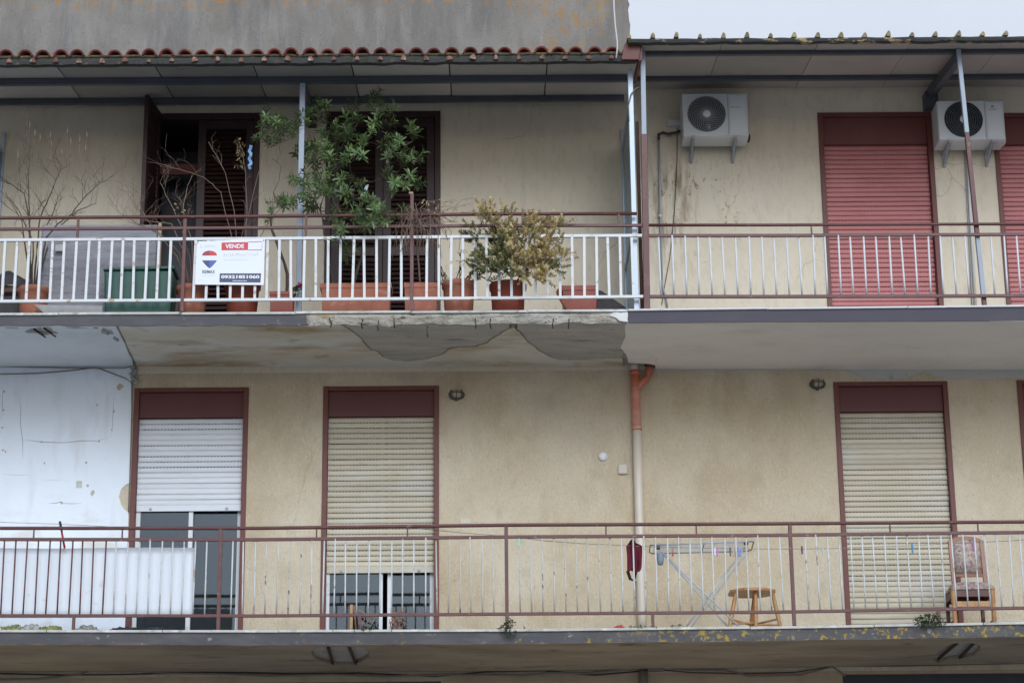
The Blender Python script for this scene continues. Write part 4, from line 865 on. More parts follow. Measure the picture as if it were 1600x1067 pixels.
bars(r2, wb, [267 - 18.43 * k for k in range(22)], U3, U4, 0.001)
bars(r2, wb, [305.6 + 18.92 * k for k in range(18)], U3, U4, 0.001); bars(r2, wb, [666.6 + 18.86 * k for k in range(18)], U3, U4, 0.001)
# --- upper balcony, right half
r3 = railing('brown railing with slim clean white bars across the upper right balcony', P(1300, 480, 0).x)
V1 = ext([(1014, 352), (1200, 351.8), (1600, 350)], False); V2 = ext([(1014, 368.5), (1200, 368.3), (1600, 366.5)], False); V3 = ext([(1014, 463.5), (1200, 463.5), (1600, 462.3)], False)
rail(r3, V1, 0.03, 0, 'brown_rail', 'handrail', True); rail(r3, V2, 0.03, 0.028, 'brown_rail'); rail(r3, V3, 0.03, 0.03, 'brown_rail')
upright(r3, 1268, 353, 367, 0.016, 'brown_rail', 'spacer')
cb = bar_mesh(0.0095, 'clean_bar')
bars(r3, cb, [x for x in [1029.8 + 19.92 * k for k in range(36)] if abs(x - 1528) > 8], V2, V3)

# ================================================================== DRAINPIPE, BOXES, CABLES, LAMPS
YP = W - 0.058
dp = thing('drainpipe', 'cream plastic drainpipe with an orange branched top on the lower facade', 'drainpipe', (P(1002, 975, YP).x, YP, ZL))
def tube_px(pts, Y, r, name, m, par=None, n=12): return MB().path([P(x, y, Y) for x, y in pts], r, n).build(name, m, par)
tube_px([(990.8, 566), (992, 583)], YP, 0.043, 'pipe', 'pipe_cream', dp, 16)
tube_px([(991.8, 580), (993, 612), (995, 671.5)], YP, 0.047, 'branch_pipe', 'pipe_orange', dp, 16)
tube_px([(992, 579), (992.2, 586)], YP, 0.053, 'collar', 'pipe_orange', dp, 16); tube_px([(993, 604), (993.3, 609)], YP, 0.052, 'collar', 'pipe_orange', dp, 16); tube_px([(994.8, 666), (995, 672)], YP, 0.052, 'collar', 'pipe_orange', dp, 16)
tube_px([(1014.6, 570), (1014.2, 583), (1010, 590), (999, 602), (995, 610)], YP, 0.038, 'branch_arm', 'pipe_orange', dp, 16)
tube_px([(1014.8, 562), (1014.7, 572)], YP, 0.05, 'dark_gap_ring', 'black', dp, 16)  # black ring stands in for the shade of the open gap round the pipe
tube_px([(995, 672.5), (998.6, 800), (1003, 960), (1003.6, 982)], YP, 0.046, 'pipe', 'pipe_cream', dp, 16)
for y_, x_ in ((905, 1001.6),): 
    c = P(x_, y_, YP); MB().box(c.x - 0.056, c.x + 0.056, W - 0.06, W - 0.001, c.z - 0.012, c.z + 0.012).build('bracket', 'pipe_cream', dp)
lp = tag(tube_px([(1005, 1048), (1005.6, 1090)], W - 0.05, 0.045, 'drainpipe', 'cable_grey', None, 14), 'dirty stub of drainpipe under the lower balcony slab', 'drainpipe')
for (x0, y0, x1, y1, d, m, l, cat, nm) in ((966, 726.5, 979.5, 741, 0.03, 'box_beige', 'small square beige junction box left of the cream drainpipe', 'junction box', 'junction_box'), (719, 811, 735, 819, 0.012, 'box_beige', 'low painted-over box on the ochre wall right of the half-open shutter', 'junction box', 'junction_box'),
        (1011, 1035, 1036, 1049, 0.09, 'cable_grey', 'dark junction box among the cables below the lower balcony', 'junction box', 'junction_box')):
    a, b = P(x0, y1, W), P(x1, y0, W); t = thing(nm, l, cat, ((a.x + b.x) / 2, W, a.z))
    MB().box(a.x, b.x, W - d, W - 0.001, a.z, b.z).build('box_body', m, t, 0.004); MB().box(a.x + 0.008, b.x - 0.008, W - d - 0.004, W - d - 0.0005, a.z + 0.008, b.z - 0.008).build('cover', m, t, 0.002)
c = P(942, 713.5, W); mb = MB(); mb.lathe([(0.044, 0), (0.045, 0.012), (0.038, 0.022), (0.012, 0.026)], n=20); mb.v = [Vector((c.x + v.x, W - v.z - 0.001, c.z + v.y)) for v in mb.v]
tag(mb.build('wall_cap', 'cap_white'), 'round white plastic cap on the ochre wall between door and drainpipe', 'wall cap')
def cable(pts, r, m, label, Y=W - 0.022, name='cable'): return tag(tube_px(pts, Y, r, name, m, None, 6), label, 'cable')
cable([(-40, 588), (0, 584.5), (60, 583), (110, 579), (146, 574.5), (156, 576), (175, 583), (196, 591), (206, 598), (206, 640), (203, 740), (201, 800)], 0.006, 'cable_grey', 'grey cable sagging across the white wall and down beside the left door')
cable([(-40, 571), (50, 573.5), (120, 575), (194, 575), (206, 572), (209, 560)], 0.005, 'cable_grey', 'thin upper cable along the top of the white wall', W - 0.03)
cable([(-40, 1062), (60, 1060), (125, 1053), (140, 1046.5), (200, 1047), (270, 1051), (340, 1052), (420, 1055), (520, 1053), (600, 1056), (700, 1053), (820, 1054), (860, 1050), (920, 1051), (975, 1045), (1012, 1043)], 0.011, 'cable_grey', 'thick dusty cable running below the left part of the lower balcony', W - 0.04)
cable([(-40, 1051), (100, 1054), (200, 1053), (330, 1049), (450, 1052), (560, 1051), (680, 1056), (760, 1049), (850, 1047), (930, 1054), (1012, 1047)], 0.008, 'cable_dk', 'thin black cable looping below the left part of the lower balcony', W - 0.03)
cable([(1034, 1043), (1080, 1046), (1130, 1046), (1150, 1050), (1168, 1055), (1250, 1054), (1300, 1041), (1312, 1048), (1320, 1056)], 0.009, 'cable_grey', 'dusty cable rising to the corner of the dark shop front', W - 0.04)
cable([(1034, 1046), (1080, 1050), (1150, 1052), (1240, 1050), (1305, 1040), (1400, 1040), (1640, 1035)], 0.006, 'cable_dk', 'thin black cable running over the dark shop front at right', W - 0.03)
tag(MB().path([P(x, y, -0.165) for x, y in ((958.5, -14), (959.5, 15), (961.5, 42), (964.5, 66), (964.5, 76), (962.8, 91))], 0.008, 6).build('cord', 'cord_white'), 'white cord hanging over the tiled roof edge from above', 'cord')
cable([(1058, 200), (1058, 250), (1054, 330), (1047, 400), (1038, 450), (1034, 476)], 0.004, 'cable_dk', 'thin brown cable slanting down the wall below the swirl-grille air conditioner', W - 0.012)
cn = thing('conduit', 'grey conduit running down the wall left of the swirl-grille air conditioner', 'conduit', (P(1034, 470, W).x, W - 0.02, ZU))
tube_px([(1029.5, 214), (1031, 300), (1034, 440)], W - 0.025, 0.0125, 'conduit_pipe', 'conduit', cn, 8); tube_px([(1034, 438), (1036.5, 452), (1041, 466), (1043, 480)], W - 0.03, 0.010, 'flexible_tail', 'conduit', cn, 8)
tube_px([(1029.5, 218), (1029.5, 210), (1036, 207.5), (1044, 210), (1058, 207), (1066, 204)], W - 0.06, 0.017, 'insulated_pipe', 'cable_dk', cn, 8)
tube_px([(1031, 336), (1031.2, 340)], W - 0.025, 0.019, 'clip', 'conduit_white', cn, 8)
cn = thing('conduit', 'white conduit running down the wall below the ring-grille air conditioner', 'conduit', (P(1524, 470, W).x, W - 0.02, ZU))
tube_px([(1511, 228), (1516, 330), (1524.5, 482)], W - 0.022, 0.015, 'conduit_pipe', 'conduit_white', cn, 8); tube_px([(1506.5, 226), (1512, 330), (1519, 482)], W - 0.016, 0.006, 'thin_wire', 'conduit', cn, 6)
a, b = P(1042.5, 199, W), P(1066, 189.5, W); tag(MB().box(a.x, b.x, W - 0.05, W - 0.001, a.z, b.z).build('cable_trunking', 'conduit_white', None, 0.004), 'short pale trunking joining the swirl-grille air conditioner on its left', 'trunking')

def bulkhead(px, py, w, h, label):
    c = P(px, py, W); t = thing('bulkhead_lamp', label, 'wall lamp', (c.x, W, c.z), 'oval caged lamps on the lower facade')
    def ov(r0, prof_, m, name):
        mb = MB(); mb.lathe(prof_, n=24, sx=w / 2, sy=h / 2); mb.v = [Vector((c.x + v.x, W - v.z - 0.001, c.z + v.y)) for v in mb.v]; return mb.build(name, m, t)
    ov(1, [(1, 0), (1.02, 0.03), (0.93, 0.045), (0.8, 0.045)], 'lamp_body', 'base'); ov(1, [(0.8, 0.04), (0.78, 0.065), (0.6, 0.095), (0.25, 0.112), (0.05, 0.115)], 'lamp_glass', 'lamp_glass')
    mb = MB()
    for k in (-0.4, 0, 0.4):
        mb.path([(c.x + k * w * 0.95 / 1, W - 0.04, c.z - h * 0.46 * math.sqrt(1 - k * k)), (c.x + k * w * 0.8, W - 0.10, c.z - h * 0.28), (c.x + k * w * 0.75, W - 0.128, c.z), (c.x + k * w * 0.8, W - 0.10, c.z + h * 0.28), (c.x + k * w * 0.95, W - 0.04, c.z + h * 0.46 * math.sqrt(1 - k * k))], 0.006, 5)
    mb.path([(c.x - w * 0.5, W - 0.04, c.z), (c.x - w * 0.3, W - 0.105, c.z), (c.x, W - 0.13, c.z), (c.x + w * 0.3, W - 0.105, c.z), (c.x + w * 0.5, W - 0.04, c.z)], 0.006, 5)
    mb.build('cage', 'lamp_body', t); MB().box(c.x - 0.02, c.x + 0.01, W - 0.05, W - 0.002, c.z - h * 0.62, c.z - h * 0.42).build('cable_gland', 'lamp_body', t)
bulkhead(713.5, 617.5, 0.165, 0.10, 'oval caged wall lamp right of the half-open cream shutter'); bulkhead(1277, 601, 0.165, 0.10, 'oval caged wall lamp left of the fully closed cream shutter')

# ================================================================== AIR CONDITIONERS
def aircon(x0, x1, y0, y1, fx, fy, fr, dx, swirl, label):
    dpt = 0.30; Yf = W - dpt - 0.08; a, b = P(x0, y1, Yf), P(x1, y0, Yf); t = thing('air_conditioner', label, 'air conditioner', ((a.x + b.x) / 2, W - 0.2, a.z))
    x0, x1, z0, z1 = a.x, b.x, a.z, b.z
    MB().box(x0, x1, Yf + 0.012, Yf + dpt, z0, z1).build('casing', 'ac_white', t, 0.012)
    mb = MB(); xs_ = P(dx, (y0 + y1) / 2, Yf).x
    c = P(fx, fy, Yf); r = fr / 150.0
    # front plate with a round opening
    n = 40; ring = [Vector((c.x + r * math.cos(2 * math.pi * k / n), Yf, c.z + r * math.sin(2 * math.pi * k / n))) for k in range(n)]
    def edge_pt(k):
        an = 2 * math.pi * k / n; u, v = math.cos(an), math.sin(an); s_ = 9
        if u > 1e-6: s_ = min(s_, (xs_ - 0.006 - c.x) / u)
        if u < -1e-6: s_ = min(s_, (x0 + 0.006 - c.x) / u)
        if v > 1e-6: s_ = min(s_, (z1 - 0.006 - c.z) / v)
        if v < -1e-6: s_ = min(s_, (z0 + 0.006 - c.z) / v)
        return Vector((c.x + u * s_, Yf, c.z + v * s_))
    outp = [edge_pt(k) for k in range(n)]
    # push the four nearest rim points out to the corners so the plate is square
    for cx_, cz_ in ((x0 + 0.006, z0 + 0.006), (xs_ - 0.006, z0 + 0.006), (x0 + 0.006, z1 - 0.006), (xs_ - 0.006, z1 - 0.006)):
        k = min(range(n), key=lambda k: (outp[k] - Vector((cx_, Yf, cz_))).length); outp[k] = Vector((cx_, Yf, cz_))
    mb.v = ring + outp + [v + Vector((0, 0.014, 0)) for v in ring] + [v + Vector((0, 0.014, 0)) for v in outp]
    for k in range(n):
        j = (k + 1) % n; mb.face([k, j, n + j, n + k]); mb.face([k, 2 * n + k, 2 * n + j, j]); mb.face([n + k, n + j, 3 * n + j, 3 * n + k])
    mb.build('front_plate', 'ac_white', t)
    MB().box(xs_ - 0.002, x1 - 0.006, Yf - 0.002, Yf + 0.0115, z0 + 0.006, z1 - 0.006).build('side_panel', 'ac_white', t, 0.006)
    MB().box(xs_ + 0.016, x1 - 0.03, Yf - 0.007, Yf - 0.0025, z0 + 0.03, z1 - 0.03).build('access_panel', 'ac_panel', t, 0.004)
    g = MB(); g.lathe([(r, 0), (r, 0.01), (0.02, 0.012)], n=40); g.v = [Vector((c.x + v.x, Yf + 0.0118 - v.z * 0.2, c.z + v.y)) for v in g.v]; g.build('fan_dark_disc', 'black', t)  # flat black disc: the shade inside the fan opening is put into its colour
    g = MB(); gm = 'ac_grille' if swirl else 'ac_grille_dk'
    if swirl:
        for k in range(30):
            an = 2 * math.pi * k / 30; pts = []
            for s_ in range(7):
                q = s_ / 6; rr = r * (0.2 + 0.79 * q); aa = an + 0.75 * q * q - 0.2; pts.append((c.x + rr * math.cos(aa), Yf - 0.004, c.z + rr * math.sin(aa)))
            g.path(pts, 1, flat=(0.010, 0.0042), up=Vector((0, 1, 0)))
        for q in (0.985,): g.path([(c.x + r * q * math.cos(2 * math.pi * k / 40), Yf - 0.004, c.z + r * q * math.sin(2 * math.pi * k / 40)) for k in range(41)], 0.005, 5)
    else:
        for q in (0.28, 0.4, 0.52, 0.64, 0.76, 0.88, 0.985): g.path([(c.x + r * q * math.cos(2 * math.pi * k / 40), Yf - 0.004, c.z + r * q * math.sin(2 * math.pi * k / 40)) for k in range(41)], 0.0062, 5)
        for k in range(8):
            an = 2 * math.pi * k / 8 + 0.2; g.path([(c.x + r * 0.2 * math.cos(an), Yf - 0.001, c.z + r * 0.2 * math.sin(an)), (c.x + r * math.cos(an), Yf - 0.001, c.z + r * math.sin(an))], 0.004, 5)
    g.build('fan_grille', gm, t)
    h = MB(); h.lathe([(0.042, 0), (0.042, 0.008), (0.034, 0.012), (0.01, 0.013)], n=24); h.v = [Vector((c.x + v.x, Yf - 0.006 - v.z, c.z + v.y)) for v in h.v]; h.build('hub', 'ac_panel', t)
    for q in (0.16, 0.80):
        xb_ = x0 + (x1 - x0) * q; br = MB(); br.box(xb_ - 0.016, xb_ + 0.016, Yf - 0.03, W - 0.002, z0 - 0.028, z0 - 0.002); br.box(xb_ - 0.014, xb_ + 0.014, W - 0.035, W - 0.001, z0 - 0.16, z0 - 0.029)
        br.prism([(xb_ - 0.012, Yf + 0.02, z0 - 0.029), (xb_ - 0.012, Yf + 0.05, z0 - 0.029), (xb_ - 0.012, W - 0.036, z0 - 0.15), (xb_ - 0.012, W - 0.036, z0 - 0.115)], (0.024, 0, 0)); br.build('bracket', 'conduit', t, 0.002)
    mb = MB(); mb.box(x1 - 0.02, x1 + 0.035, Yf + 0.16, Yf + 0.27, z0 + 0.03, z0 + (0.22 if not swirl else 0.09)); mb.build('valve_cover', 'ac_white' if not swirl else 'black', t, 0.01)
    return t, x0, x1, z0, z1, xs_, Yf, c, r
t, x0, x1, z0, z1, xs_, Yf, c, r = aircon(1067.5, 1167.5, 146, 213.5, 1104, 178.5, 30.5, 1138, True, 'white air conditioner with a grey swirl grille high on the upper right wall')
mb = MB()
for k, w_ in enumerate((0.010, 0.012, 0.008, 0.014, 0.009, 0.012, 0.01)): mb.box(xs_ + 0.028 + k * 0.0155, xs_ + 0.028 + k * 0.0155 + w_, Yf - 0.009, Yf - 0.0072, z1 - 0.166 - (0.008 if k == 0 else 0), z1 - 0.158)
mb.build('brand_mark', 'teal', t)
mb = MB(); cz = c.z - r * 0.74; mb.box(c.x - 0.005, c.x + 0.058, Yf - 0.010, Yf - 0.0075, cz - 0.03, cz - 0.024); mb.box(c.x - 0.005, c.x + 0.058, Yf - 0.010, Yf - 0.0075, cz + 0.022, cz + 0.028); mb.box(c.x - 0.005, c.x + 0.001, Yf - 0.010, Yf - 0.0075, cz - 0.0235, cz + 0.0215); mb.box(c.x + 0.012, c.x + 0.036, Yf - 0.010, Yf - 0.0075, cz - 0.018, cz + 0.012)
mb.build('warning_label', 'grey_print', t)
t, x0, x1, z0, z1, xs_, Yf, c, r = aircon(1467.5, 1567.5, 157, 219.5, 1505.5, 187, 30.5, 1540, False, 'white air conditioner with a dark ring grille behind the leaning post')
mb = MB(); mb.box(xs_ + 0.068, xs_ + 0.098, Yf - 0.009, Yf - 0.0072, z1 - 0.088, z1 - 0.060); mb.box(xs_ + 0.04, xs_ + 0.125, Yf - 0.009, Yf - 0.0072, z1 - 0.112, z1 - 0.104); mb.build('brand_mark', 'grey_print', t)

# ================================================================== FOR-SALE BOARD
YS = 0.014
sg = thing('sale_sign', 'white for-sale board tied to the white railing bars of the upper balcony', 'sign', P(359, 444, YS))
cs = [(307.8, 377.2), (414, 373), (412, 445.3), (304.6, 444.6)]
mb = MB(); mb.prism([P(x, y, YS) for x, y in cs], (0, 0.006, 0)); mb.build('board', 'sign_white', sg)
def sq(x, y):  # board pixel, already sheared with the board
    return P(x, y, YS)
def panel(pts, m, name, lift=0.0012): 
    mb = MB(); mb.prism([sq(x, y) - Vector((0, lift, 0)) for x, y in pts], (0, lift - 0.0002, 0)); return mb.build(name, m, sg)
def text(body, x0, y0, x1, y1, m, lift=0.0025, bold=0.0, skew=0.0, name='lettering'):
    cu = bpy.data.curves.new('t', 'FONT'); cu.body = body; cu.size = 1; cu.offset = bold; cu.resolution_u = 3
    ob = bpy.data.objects.new('t', cu); C.objects.link(ob); bpy.context.view_layer.update()
    me = bpy.data.meshes.new_from_object(ob.evaluated_get(bpy.context.evaluated_depsgraph_get())); bpy.data.objects.remove(ob); bpy.data.curves.remove(cu)
    xs = [v.co.x for v in me.vertices]; ys = [v.co.y for v in me.vertices]; ax, bx, ay, by = min(xs), max(xs), min(ys), max(ys)
    o0 = sq((x0 + x1) / 2, y1) - Vector((0, lift, 0))
    for v in me.vertices:
        u = (v.co.x - ax) / (bx - ax); w = (v.co.y - ay) / (by - ay); q = sq(x0 + (x1 - x0) * u, y1 + (y0 - y1) * w + skew * u) - Vector((0, lift, 0)); v.co = q - o0
    me.materials.clear(); me.materials.append(M[m]); me.name = name
    return put(name, me, o0, sg)
panel([(346.3, 379.2), (387.8, 378.4), (387.3, 390.9), (346, 391.2)], 'sign_red', 'red_band')
text('VENDE', 352, 381.7, 381.5, 388.4, 'sign_white', 0.003, 0.035, -0.3)
mb = MB()
for a, b in (((387.9, 378.4), (409.6, 377.6)), ((409.6, 377.6), (409.2, 390.6)), ((409.2, 390.6), (387.4, 390.9))): mb.path([sq(*a) - Vector((0, .001, 0)), sq(*b) - Vector((0, .001, 0))], 1, flat=(0.002, 0.006))
mb.build('red_outline', 'sign_red', sg)
text('2025', 390.5, 380.8, 406.5, 388, 'sign_faint', 0.002, 0.01) if False else None
# balloon emblem: red cap, white band, blue point, each half in a darker shade
def arc(cx, cy, rx, ry, a0, a1, n=10): return [(cx + rx * math.cos(R(a0 + (a1 - a0) * k / n)), cy - ry * math.sin(R(a0 + (a1 - a0) * k / n))) for k in range(n + 1)]
ex, ey = 327.4, 399.4
panel([(ex, ey)] + arc(ex, ey, 11.6, 7.6, 90, 180), 'sign_red_dk', 'emblem_cap'); panel([(ex + 0.05, ey)] + arc(ex + 0.05, ey, 11.6, 7.6, 0, 90), 'sign_red', 'emblem_cap')
panel([(ex, 407), (ex, 419.4), (ex - 3.5, 416.8), (ex - 8, 412.2), (ex - 11.8, 407)], 'sign_blue_dk', 'emblem_point'); panel([(ex + 0.05, 407), (ex + 11.6, 407), (ex + 8, 412), (ex + 3.5, 416.8), (ex + 0.05, 419.4)], 'sign_blue', 'emblem_point')
text('RE/MAX', 316.2, 422.2, 336, 427.4, 'sign_text', 0.002, 0.03)
text('La tua casa', 315.5, 429.6, 336.5, 431.6, 'sign_faint', 0.002, 0.0) if False else None
mb = MB()
for k in range(10): 
    a = sq(316 + k * 2.1, 431.3); mb.box(a.x, a.x + random.uniform(0.005, 0.010), YS - 0.002, YS - 0.0004, a.z, a.z + 0.007)
for k in range(9): a = sq(319 + k * 1.9, 384.2); mb.box(a.x, a.x + 0.008, YS - 0.002, YS - 0.0004, a.z, a.z + 0.005)
for k in range(12): a = sq(319 + k * 1.75, 386.6); mb.box(a.x, a.x + 0.007, YS - 0.002, YS - 0.0004, a.z, a.z + 0.004)
a = sq(313, 387.3); mb.box(a.x, a.x + 0.02, YS - 0.002, YS - 0.0004, a.z, a.z + 0.006); a = sq(313.4, 386.5); mb.box(a.x, a.x + 0.006, YS - 0.002, YS - 0.0004, a.z + 0.0022, a.z + 0.03)
for k in range(5): a = sq(310 + k * 1.6, 438.2); mb.box(a.x, a.x + 0.006, YS - 0.002, YS - 0.0004, a.z, a.z + 0.004)
mb.build('small_print', 'sign_faint', sg)
mb = MB()
for k in range(17):
    a = sq(349.5 + k * 3.25, 401.6 - k * 0.08); h = random.choice((0.03, 0.022, 0.034)); mb.box(a.x, a.x + 0.004, YS - 0.002, YS - 0.0004, a.z, a.z + h); mb.box(a.x + 0.0042, a.x + random.uniform(0.010, 0.014), YS - 0.002, YS - 0.0004, a.z + h * random.choice((0.45, 0.9)), a.z + h * 0.5 + 0.004 + (h * 0.45))
for k in range(14):
    a = sq(350 + k * 2.7, 407.3); h = random.choice((0.014, 0.010, 0.018)); mb.box(a.x, a.x + 0.004, YS - 0.002, YS - 0.0004, a.z, a.z + h); mb.box(a.x + 0.0042, a.x + 0.010, YS - 0.002, YS - 0.0004, a.z + h * 0.6, a.z + h * 0.6 + 0.004)
mb.build('faded_lettering', 'sign_faint', sg)
panel([(343.4, 427.3), (408, 427.2), (407, 441.6), (342.8, 441.1)], 'sign_navy', 'phone_band')
text('09321851060', 345.6, 430, 405.4, 435.4, 'sign_white', 0.003, 0.04)
mb = MB()
for k in range(14): a = sq(363.5 + k * 1.6, 439.4); mb.box(a.x, a.x + 0.008, YS - 0.003, YS - 0.0013, a.z, a.z + random.uniform(0.005, 0.008))
mb.build('small_print', 'sign_white', sg)
for x, y in ((309.3, 378.6), (412, 375)): p = sq(x, y); MB().path([p - Vector((0, .006, .012)), p + Vector((0, .0, 0.002)), p + Vector((0, .05, .02))], 0.003, 5).build('cable_tie', 'black', sg)

# ================================================================== PLANTS
rng = random.Random(5)
def leaf_faces(mb, base, d, up, L, w, mi=0):
    d = d.normalized(); s = d.cross(up); s = s.normalized() if s.length > 1e-4 else Vector((1, 0, 0)); n = s.cross(d).normalized(); k = len(mb.v)
    mb.v += [base, base + d * L * 0.3 + s * w * 0.42 + n * w * 0.16, base + d * L * 0.65 + s * w * 0.46 + n * w * 0.1, base + d * L - n * L * 0.10, base + d * L * 0.65 - s * w * 0.46 + n * w * 0.1, base + d * L * 0.3 - s * w * 0.42 + n * w * 0.16, base + d * L * 0.5 - n * 0.001]
    mb.face([k, k + 1, k + 2, k + 6], mi, True); mb.face([k + 6, k + 2, k + 3], mi, True); mb.face([k, k + 6, k + 4, k + 5], mi, True); mb.face([k + 6, k + 3, k + 4], mi, True)
def sprig(seed, n, Ls, L, w, mats, droop=0.0, spread=0.9, r=0.003):
    q = random.Random(seed); mb = MB(); mb.path([(0, 0, 0), (0.004, 0.003, Ls * 0.5), (0, 0, Ls)], [r, r * 0.8, r * 0.4], 4, mi=1)
    for i in range(n):
        t = 0.25 + 0.75 * i / max(1, n - 1); a = i * 2.4 + q.uniform(-.4, .4); el = (0.15 + 0.9 * t ** 2) * (1.2 - spread * 0.5) + q.uniform(-.25, .25) - droop
        d = Vector((math.cos(a) * math.cos(el), math.sin(a) * math.cos(el), math.sin(el))); ll = L * q.uniform(.65, 1.15)
        leaf_faces(mb, Vector((0, 0, Ls * t)), d, Vector((0, 0, 1)), ll, w * q.uniform(.8, 1.2))
    return mb.mesh('leaf_sprig', mats)
def wig(a, b, n, amp):
    out = [Vector(a)]
    for i in range(1, n): out.append(Vector(a).lerp(Vector(b), i / n) + Vector((rng.uniform(-amp, amp), rng.uniform(-amp, amp), rng.uniform(-amp, amp))))
    return out + [Vector(b)]
def round_pot(par, px0, px1, ptop, Y, m, taper=0.74, rimh=0.055):
    a, b = P(px0, ptop, Y), P(px1, ptop, Y); cx = (a.x + b.x) / 2; r = (b.x - a.x) / 2; h = a.z - ZU; rb = r * taper; ri = r * 0.93; ri2 = rb + (ri - rb) * (h - rimh) / h
    mb = MB(); mb.lathe([(rb, 0.002), (rb + (ri - rb) * .5, h * .45), (ri2, h - rimh), (r * 0.985, h - rimh + 0.004), (r, h - 0.012), (r * 0.99, h), (r * 0.9, h), (r * 0.86, h - 0.04)], (cx, Y, ZU), 32)
    mb.build('pot', m, par); MB().lathe([(r * 0.84, h - 0.055), (r * 0.83, h - 0.04), (0.01, h - 0.03)], (cx, Y, ZU), 20).build('soil', 'soil', par)
    return Vector((cx, Y, ZU + h - 0.035)), r
def box_pot(par, px0, px1, ptop, Y, dep, m, taper=0.9, rim=0.045, rm=None):
    a, b = P(px0, ptop, Y), P(px1, ptop, Y); h = a.z - ZU; cx = (a.x + b.x) / 2; hw = (b.x - a.x) / 2
    mb = MB(); z0, z1 = ZU + 0.002, ZU + h - rim
    def ringv(hw_, d_, z): return [(cx - hw_, Y - 0, z), (cx + hw_, Y - 0, z), (cx + hw_, Y + d_, z), (cx - hw_, Y + d_, z)]
    k = len(mb.v); mb.v += [Vector(v) for v in ((cx - hw * taper, Y + .02, z0), (cx + hw * taper, Y + .02, z0), (cx + hw * taper, Y + dep - .02, z0), (cx - hw * taper, Y + dep - .02, z0), (cx - hw * .96, Y + .008, z1), (cx + hw * .96, Y + .008, z1), (cx + hw * .96, Y + dep - .008, z1), (cx - hw * .96, Y + dep - .008, z1))]
    for q in ((0, 3, 2, 1), (0, 1, 5, 4), (1, 2, 6, 5), (2, 3, 7, 6), (3, 0, 4, 7)): mb.face([k + i for i in q])
    mb.build('pot', m, par, 0.004)
    rmb = MB(); t = 0.016; zt = ZU + h
    rmb.box(cx - hw, cx + hw, Y, Y + t, z1 - 0.001, zt); rmb.box(cx - hw, cx + hw, Y + dep - t, Y + dep, z1 - 0.001, zt); rmb.box(cx - hw, cx - hw + t, Y + t, Y + dep - t, z1 - 0.001, zt); rmb.box(cx + hw - t, cx + hw, Y + t, Y + dep - t, z1 - 0.001, zt)
    rmb.build('rim', rm or m, par, 0.003)
    MB().box(cx - hw * .94, cx + hw * .94, Y + .018, Y + dep - .018, z1 - 0.02, z1 + 0.015).build('soil', 'soil', par)
    return Vector((cx, Y + dep / 2, z1 + 0.01)), hw
def grow(root, targets, r0, m, par, name='stem', wob=0.02, back=0.45):
    # every target joins the nearest point already grown, so limbs fork the way a shrub does
    nodes = [(Vector(root), r0)]; mb = MB()
    for t in sorted(targets, key=lambda v: (v - Vector(root)).length):
        def cost(nd): d = t - nd[0]; return d.length + (0.5 * abs(d.z) if d.z < 0 else 0) + 0.25 * max(0, -d.z)
        nd = min(nodes, key=cost); L = (t - nd[0]).length; n = max(2, int(L / 0.07)); pts = wig(nd[0], t, n, wob * min(1, L * 3))
        ra = nd[1] * 0.78; rb = max(0.0032, ra * (0.72 if L < .3 else .55)); rad = [ra + (rb - ra) * i / n for i in range(n + 1)]
        mb.path(pts, rad, 5); nodes += [(p, q) for p, q in zip(pts[1:], rad[1:])]
    return mb.build(name, m, par)
def place_sprigs(par, meshes, targets, per, scale=(0.8, 1.2), upb=0.5, center=None, jit=0.04):
    for t in targets:
        for _ in range(per if isinstance(per, int) else rng.choice(per)):
            d = Vector((rng.gauss(0, 1), rng.gauss(-0.25, 1), rng.gauss(upb, .7)))
            if center is not None: d += (t - center).normalized() * 1.1
            q = d.normalized().to_track_quat('Z', 'Y'); s = rng.uniform(*scale); 
            e = (q @ Matrix.Rotation(rng.uniform(0, 6), 3, 'Z').to_quaternion()).to_euler()
            put('leaf_sprig', rng.choice(meshes), t + Vector((rng.uniform(-jit, jit), rng.uniform(-jit, jit), rng.uniform(-jit, jit))), par, rot=e, scale=(s, s, s))

SP = [sprig(k, 12, 0.10, 0.078, 0.020, ['leaf', 'bark'], spread=1.0) for k in range(5)]
# tall green shrub in the long trough
t = thing('potted_shrub', 'tall bushy green shrub with glossy leaves growing from the long terracotta trough', 'potted plant', (P(556, 485, .35).x, .35, ZU))
c, hw = box_pot(t, 500, 612, 442.5, 0.2, 0.26, 'terracotta', 0.93, 0.05)
px = [(500, 165), (512, 176), (487, 181), (505, 192), (480, 196), (553, 178), (561, 189), (549, 192), (585, 156), (591, 166), (580, 172), (601, 188), (590, 197), (607, 193), (530, 206), (541, 211), (551, 206), (526, 216), (545, 221), (536, 224), (511, 216), (566, 226), (577, 222), (582, 213),
      (597, 216), (611, 223), (620, 226), (605, 233), (641, 214), (646, 221), (491, 226), (485, 236), (501, 241), (480, 241), (515, 241), (531, 239), (541, 241), (511, 251), (491, 256), (475, 251), (500, 262), (521, 256), (535, 259), (546, 256), (560, 247), (611, 246), (622, 251), (635, 249), (645, 250),
      (626, 263), (515, 271), (531, 273), (500, 276), (481, 276), (471, 281), (601, 281), (615, 279), (620, 291), (610, 291), (641, 281), (646, 286), (556, 286), (561, 291), (541, 296), (481, 306), (491, 311), (500, 306), (511, 301), (546, 306), (561, 311), (571, 316), (576, 321), (501, 323), (536, 326), (481, 296),
      (531, 346), (561, 346), (571, 346), (581, 351), (591, 346), (611, 331), (620, 336), (601, 346), (566, 331), (536, 366), (541, 376), (546, 389), (520, 285), (535, 285), (510, 288), (525, 300), (495, 290), (575, 338), (588, 335), (550, 335)]
tg = [P(x, y, rng.uniform(0.12, 0.6) if y < 285 else rng.uniform(-0.12, 0.45)) for x, y in px]
